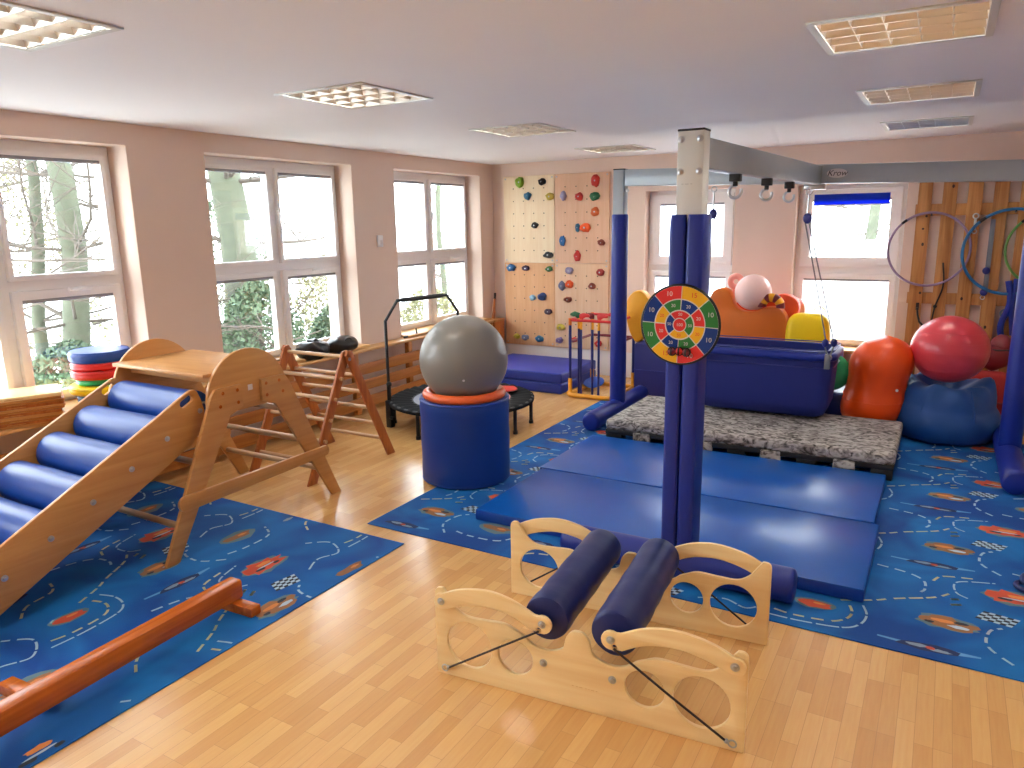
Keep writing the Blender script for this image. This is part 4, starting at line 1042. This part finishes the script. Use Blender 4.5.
# ------------------------------------------------------------------ things on the left shelf
NB = 11
ws = ['second', 'third', 'fourth', 'fifth', 'sixth', 'seventh', 'eighth', 'ninth', 'tenth']
z = .651; rd = random.Random(3)
hts = [rd.uniform(.013, .024) for _ in range(NB)]
for k in range(NB):
    top = NB-1-k
    lab = 'pale wooden board on top of the board stack by the left window' if top == 0 else ('brown wooden board at the bottom of the stack by the left window' if k == 0 else 'brown wooden board in the stack by the left window, %s from top' % ws[top-1])
    t = thing('wooden_board', lab, 'board', (-5.09+rd.uniform(-.01, .01), 2.37+rd.uniform(-.015, .015), z), math.radians(-24+rd.uniform(-3, 3)), 'stack of wooden boards')
    MB().plate(rrect(-.17, .17, -.26, .26, .02, 3), hts[k]-.001, mx_xy(hts[k]/2), bev=.002).obj('panel', M['birch'] if top == 0 else M[['beech', 'pikler', 'slat_wood'][k % 3]], t)
    MB().box(-.171, .171, -.05, .05, hts[k]*.3, hts[k]*.45).obj('edge_line', M['beech_x'], t, smooth=False)
    z += hts[k]
z = .651
for lab, c, r, hh in (('white and blue bottom disc of the stack on the left sill', 'hoop_blue', .17, .10), ('yellow round disc low in the stack on the left sill', 'yellow_foam', .215, .06), ('green round disc between yellow and red discs', 'green', .165, .045), ('lower of the two red discs in the stack', 'red', .192, .06), ('upper of the two red discs in the stack', 'red', .188, .055), ('blue round disc on top of the stack on the left sill', 'roller_blue', .195, .075)):
    t = thing('stacking_disc', lab, 'disc', (-5.06, 2.95, z), 0, 'round discs stacked on the sill')
    MB().lathe([(0, 0), (r*.93, 0), (r, hh*.25), (r, hh*.7), (r*.95, hh-.003), (r*.5, hh-.002), (0, hh-.004)], 44).obj('body', M[c], t)
    MB().torus((0, 0, hh*.72), r-.003, .006, 'Z', 48, 6).obj('rim', M[c], t)
    z += hh
t = thing('bag', 'crumpled black bag on the middle window sill, left and taller one', 'bag', (-5.03, 4.93, .651))
m = MB().ball((0, 0, .085), .125, (1.0, 1.45, .74), 40); m.wobble(.035, 11, 1.); m.obj('sack', M['black_bag'], t, angle=70)
MB().ball((.0, .02, .165), .04, (1.2, 1.6, .6), 20).wobble(.02, 20).obj('knot', M['black_bag'], t)
t = thing('bag', 'rounded black bag on the middle window sill, right and smoother one', 'bag', (-5.01, 5.30, .651))
m = MB().ball((0, 0, .08), .135, (.95, 1.45, .66), 40); m.wobble(.018, 9, 4.); m.obj('body', M['black_bag'], t, angle=70)
MB().torus((.09, 0, .10), .05, .007, 'X', 20, 6, a0=0, a1=PI).obj('handle', M['black'], t)
t = thing('clamp', 'small black clamp lying on the right-hand left-wall window sill', 'clamp', (-5.02, 6.38, .651))
MB().tube([(0, -.10, .012), (0, .02, .018), (.0, .10, .016)], .011, 8).obj('arm', M['black'], t)
MB().tube([(.0, .09, .018), (.0, .13, .03), (.0, .12, .085)], .009, 8).obj('lever', M['black'], t)
t = thing('wooden_stick', 'thin brown wooden stick leaning in the corner beside the climbing wall', 'stick', (-5.02, 8.14, .652))
MB().tube([(0, 0, 0), (-.012, .07, .30)], [.020, .012], 10).obj('shaft', M['pikler'], t)
MB().tube([(-.010, .058, .25), (-.013, .075, .325)], .016, 10).obj('head', M['cord'], t)
t = thing('wooden_box', 'small brown wooden box in the corner at the shelf end', 'box', (-4.985, 8.11, 0))
MB().box(-.10, .06, -.09, .15, 0.0, .62, .006).obj('body', M['pikler'], t)
MB().box(-.105, .065, -.095, .155, .62, .65, .005).obj('lid', M['pallet_wood'], t)
t = thing('cord_loop', 'dark navy rubber tube coil lying on the rug at the right edge', 'tube coil', (.52, 4.24, RUGZ+.002))
MB().torus((0, 0, .012), .062, .012, 'Z', 32, 10).torus((.02, .04, .034), .055, .012, 'Z', 32, 10, tilt=Matrix.Rotation(.25, 3, 'X')).obj('coil', M['navy'], t)
MB().tube([(.06, 0, .014), (.12, -.04, .013), (.18, -.03, .013)], .012, 10).obj('tail', M['navy'], t)

# ------------------------------------------------------------------ outside
GZ = -1.0
g = struct(MB().box(-60, 40, -20, 60, GZ-.3, GZ).obj('ground', M['grass'], smooth=False))
def branch(m, p, d, L, r, depth, rd):
    pts = [p]; q = Vector(p); dd = Vector(d)
    for i in range(5):
        dd = (dd+Vector((rd.uniform(-.18, .18), rd.uniform(-.18, .18), rd.uniform(-.08, .14)))).normalized()
        q = q+dd*L/5; pts.append(q.copy())
    m.tube(pts, [r*(1-.6*i/5) for i in range(6)], 7 if depth > 1 else 5)
    if depth > 0:
        for k in range(5 if depth > 1 else 6):
            i = rd.randint(1, 5)
            a = rd.uniform(0, 2*PI)
            nd = (dd*.7+Vector((math.cos(a), math.sin(a), rd.uniform(-.3, .5)))).normalized()
            branch(m, pts[i], nd, L*rd.uniform(.45, .7), r*.42, depth-1, rd)
def tree(label, x, y, r, lean, seed, hgt=7.):
    t = thing('bare_tree', label, 'tree', (x, y, GZ), 0, 'bare trees outside')
    rd = random.Random(seed)
    pts = []
    for i in range(9):
        f = i/8
        pts.append((lean[0]*f*hgt*.3+.08*math.sin(i*1.3+seed), lean[1]*f*hgt*.3+.08*math.cos(i*1.1+seed), f*hgt))
    MB().tube(pts, [r*(1.15-.55*i/8) for i in range(9)], 14).wobble(.02, 4, seed).obj('trunk', M['bark'], t, angle=70)
    m = MB()
    for k in range(26):
        i = rd.randint(1, 8); a = rd.uniform(0, 2*PI)
        branch(m, Vector(pts[i]), Vector((math.cos(a), math.sin(a), rd.uniform(-.1, .7))).normalized(), rd.uniform(1.4, 2.8), max(.018, r*.15), 2, rd)
    o = m.obj('branches', M['twig'], t); o['kind'] = 'stuff'
TREES = [('bare tree with slanting trunk outside the left window, nearest', -8.6, 3.25, .12, (0, .36)), ('slim straight bare tree seen in the left window middle', -9.7, 5.02, .075, (0, .02)), ('thicker bare tree seen at the right of the left window', -9.2, 5.1, .15, (.0, .02)),
         ('bare tree with broad pale trunk outside the middle window', -9.0, 7.40, .25, (0, .02)), ('slim bare tree outside the middle window, right pane', -10.5, 10.9, .08, (.0, .3)), ('small bare tree outside the window nearest the corner', -9.5, 13.2, .06, (0, .2)),
         ('bare tree far behind in the left window', -13.5, 6.5, .16, (0, -.2)), ('pale bare tree outside the rear window with the blue blind', -1.5, 17.0, .13, (.1, .1)), ('bare tree right of the rear window view', .5, 18.6, .13, (-.2, .0))]
for i, (lab, x, y, r, ln) in enumerate(TREES): tree(lab, x, y, r, ln, i+1, 5.0 if i in (7, 8) else 7.)
def bush(label, x, y, rx, rz, mt, seed, n=5200):
    t = thing('bush', label, 'bush', (x, y, GZ), 0, 'bushes outside')
    rd = random.Random(seed); m = MB()
    for _ in range(n):
        a, u = rd.uniform(0, 2*PI), rd.uniform(0, 1)
        k = rd.uniform(.55, 1.05); w = math.sin(PI*min(1, .15+u*.85))**.6
        c = Vector((rx*k*w*math.cos(a), rx*k*w*math.sin(a), rz*u))
        s = rd.uniform(.02, .05); d1 = Vector((rd.uniform(-1, 1), rd.uniform(-1, 1), rd.uniform(-1, 1))).normalized(); d2 = d1.orthogonal().normalized()
        m.poly([c-d1*s, c+d2*s*.5, c+d1*s, c-d2*s*.5])
    o = m.obj('foliage', M[mt], t, smooth=False); o['kind'] = 'stuff'
    MB().tube([(0, 0, 0), (.03, .0, rz*.5), (0, .02, rz*.85)], [.05, .04, .02], 8).obj('stem', M['twig'], t)
for i, b in enumerate([('dark evergreen bush low outside the left window', -7.7, 4.2, .75, 1.75, 'leaf'), ('yellow-green bush outside the left window, right of the evergreen', -8.2, 5.2, .8, 1.55, 'leaf2'), ('evergreen bush outside the middle window, left pane', -7.6, 6.55, .7, 2.2, 'leaf'),
                       ('yellow-green bush outside the middle window, right pane', -8.4, 8.9, .9, 2.5, 'leaf2'), ('evergreen bush outside the middle window, lower right pane', -7.4, 7.75, .55, 1.8, 'leaf'), ('tall evergreen behind the broad pale trunk', -11.5, 9.3, 1.2, 3.4, 'leaf'), ('yellow-green hedge bush far left outside', -12.5, 5.6, 2.2, 4.2, 'leaf2'),
                       ('low evergreen bush outside the corner window', -8.6, 11.6, .7, 1.7, 'leaf2'), ('yellow-green bush seen through the rear window', 1.2, 16.6, 1.2, 3.2, 'leaf2')]): bush(*b, i+20)
def house(label, x0, x1, y0, y1, hgt, wins, roof):
    t = thing('house', label, 'house', ((x0+x1)/2, (y0+y1)/2, GZ), 0, None)
    w, d = (x1-x0)/2, (y1-y0)/2
    MB().box(-w, w, -d, d, 0, hgt, .02).obj('wall', M['house'], t, smooth=False)
    MB().box(-w-.2, w+.2, -d-.2, d+.2, hgt, hgt+.18, .03).obj('roof', M[roof], t, smooth=False)
    for (fx, fz, ww, wh) in wins:
        f = MB().plate(rect(fx-ww/2, fx+ww/2, fz-wh/2, fz+wh/2), .08, mx_xz(-d-.03), [rect(fx-ww/2+.07, fx+ww/2-.07, fz-wh/2+.07, fz+wh/2-.07)], bev=.01).obj('window', M['pvc'], t)
        MB().box(fx-ww/2+.05, fx+ww/2-.05, -d-.03, -d-.012, fz-wh/2+.05, fz+wh/2-.05).obj('pane', M['house_window'], f, smooth=False)
house('white house with small windows seen through the rear window behind the dart board', -9.8, -3.6, 17, 22, 7.8, [(.05, 3.75, .55, 1.1), (2.2, 3.75, .55, 1.1), (-1.8, 3.75, .55, 1.1), (.05, 1.2, .55, 1.1)], 'house')
house('low white garage outside below the blue blind window', -3.0, 2.6, 11.6, 14.0, 2.30, [(1.9, 1.3, .5, .6)], 'house')
house('pale house seen through the window nearest the corner', -20, -12.5, 16.5, 22, 7.0, [(-2, 4.2, .8, 1.2), (0, 4.2, .8, 1.2), (2.2, 4.2, .8, 1.2)], 'metal_pale')

# ------------------------------------------------------------------ sky, portals, camera
w = bpy.data.worlds.new('overcast'); SC.world = w; w.use_nodes = True
nt = w.node_tree; bg = nt.nodes['Background']
tc = nt.nodes.new('ShaderNodeTexCoord'); sx_ = nt.nodes.new('ShaderNodeSeparateXYZ'); rp = nt.nodes.new('ShaderNodeValToRGB')
nt.links.new(tc.outputs['Generated'], sx_.inputs[0]); nt.links.new(sx_.outputs['Z'], rp.inputs['Fac'])
rp.color_ramp.elements[0].position = 0; rp.color_ramp.elements[0].color = (.89, .955, 1, 1)
rp.color_ramp.elements[1].position = 1; rp.color_ramp.elements[1].color = (.82, .92, 1, 1)
nt.links.new(rp.outputs['Color'], bg.inputs['Color']); bg.inputs['Strength'].default_value = 6.2
def portal(name, loc, rot, sx, sy):
    ld = bpy.data.lights.new(name, 'AREA'); ld.shape = 'RECTANGLE'; ld.size = sx; ld.size_y = sy; ld.energy = 1
    ld.cycles.is_portal = True
    o = bpy.data.objects.new(name, ld); COL.objects.link(o); o.location = loc; o.rotation_euler = rot
for a, b in LW: portal('window_daylight', (XL-WT-.02, (a+b)/2, (LWZ[0]+LWZ[1])/2), (0, -PI/2, 0), 1.76, 1.68)
for a, b in BW: portal('window_daylight', ((a+b)/2, YB+WT+.02, (BWZ[0]+BWZ[1])/2), (-PI/2, 0, 0), 1.02, 1.67)

yaw, pit, rol = math.radians(30.3), math.radians(12.23), math.radians(.98)
fw = Vector((-math.sin(yaw)*math.cos(pit), math.cos(yaw)*math.cos(pit), -math.sin(pit)))
rt = Vector((math.cos(yaw), math.sin(yaw), 0)); dn = fw.cross(rt)
r2 = rt*math.cos(rol)+dn*math.sin(rol); d2 = -rt*math.sin(rol)+dn*math.cos(rol)
cd = bpy.data.cameras.new('camera'); cd.sensor_width = 36; cd.lens = 738/1024*36; cd.clip_end = 200
cam = bpy.data.objects.new('camera', cd); COL.objects.link(cam)
cam.matrix_world = Matrix(((r2.x, -d2.x, -fw.x, 0), (r2.y, -d2.y, -fw.y, 0), (r2.z, -d2.z, -fw.z, 1.85), (0, 0, 0, 1)))
SC.camera = cam
vs = SC.view_settings; vs.view_transform = 'Standard'; vs.look = 'None'; vs.gamma = 1; vs.use_curve_mapping = False; vs.exposure = 1.35
SC.cycles.max_bounces = 10; SC.cycles.diffuse_bounces = 6; SC.cycles.transparent_max_bounces = 12
SC.cycles.sample_clamp_indirect = 6
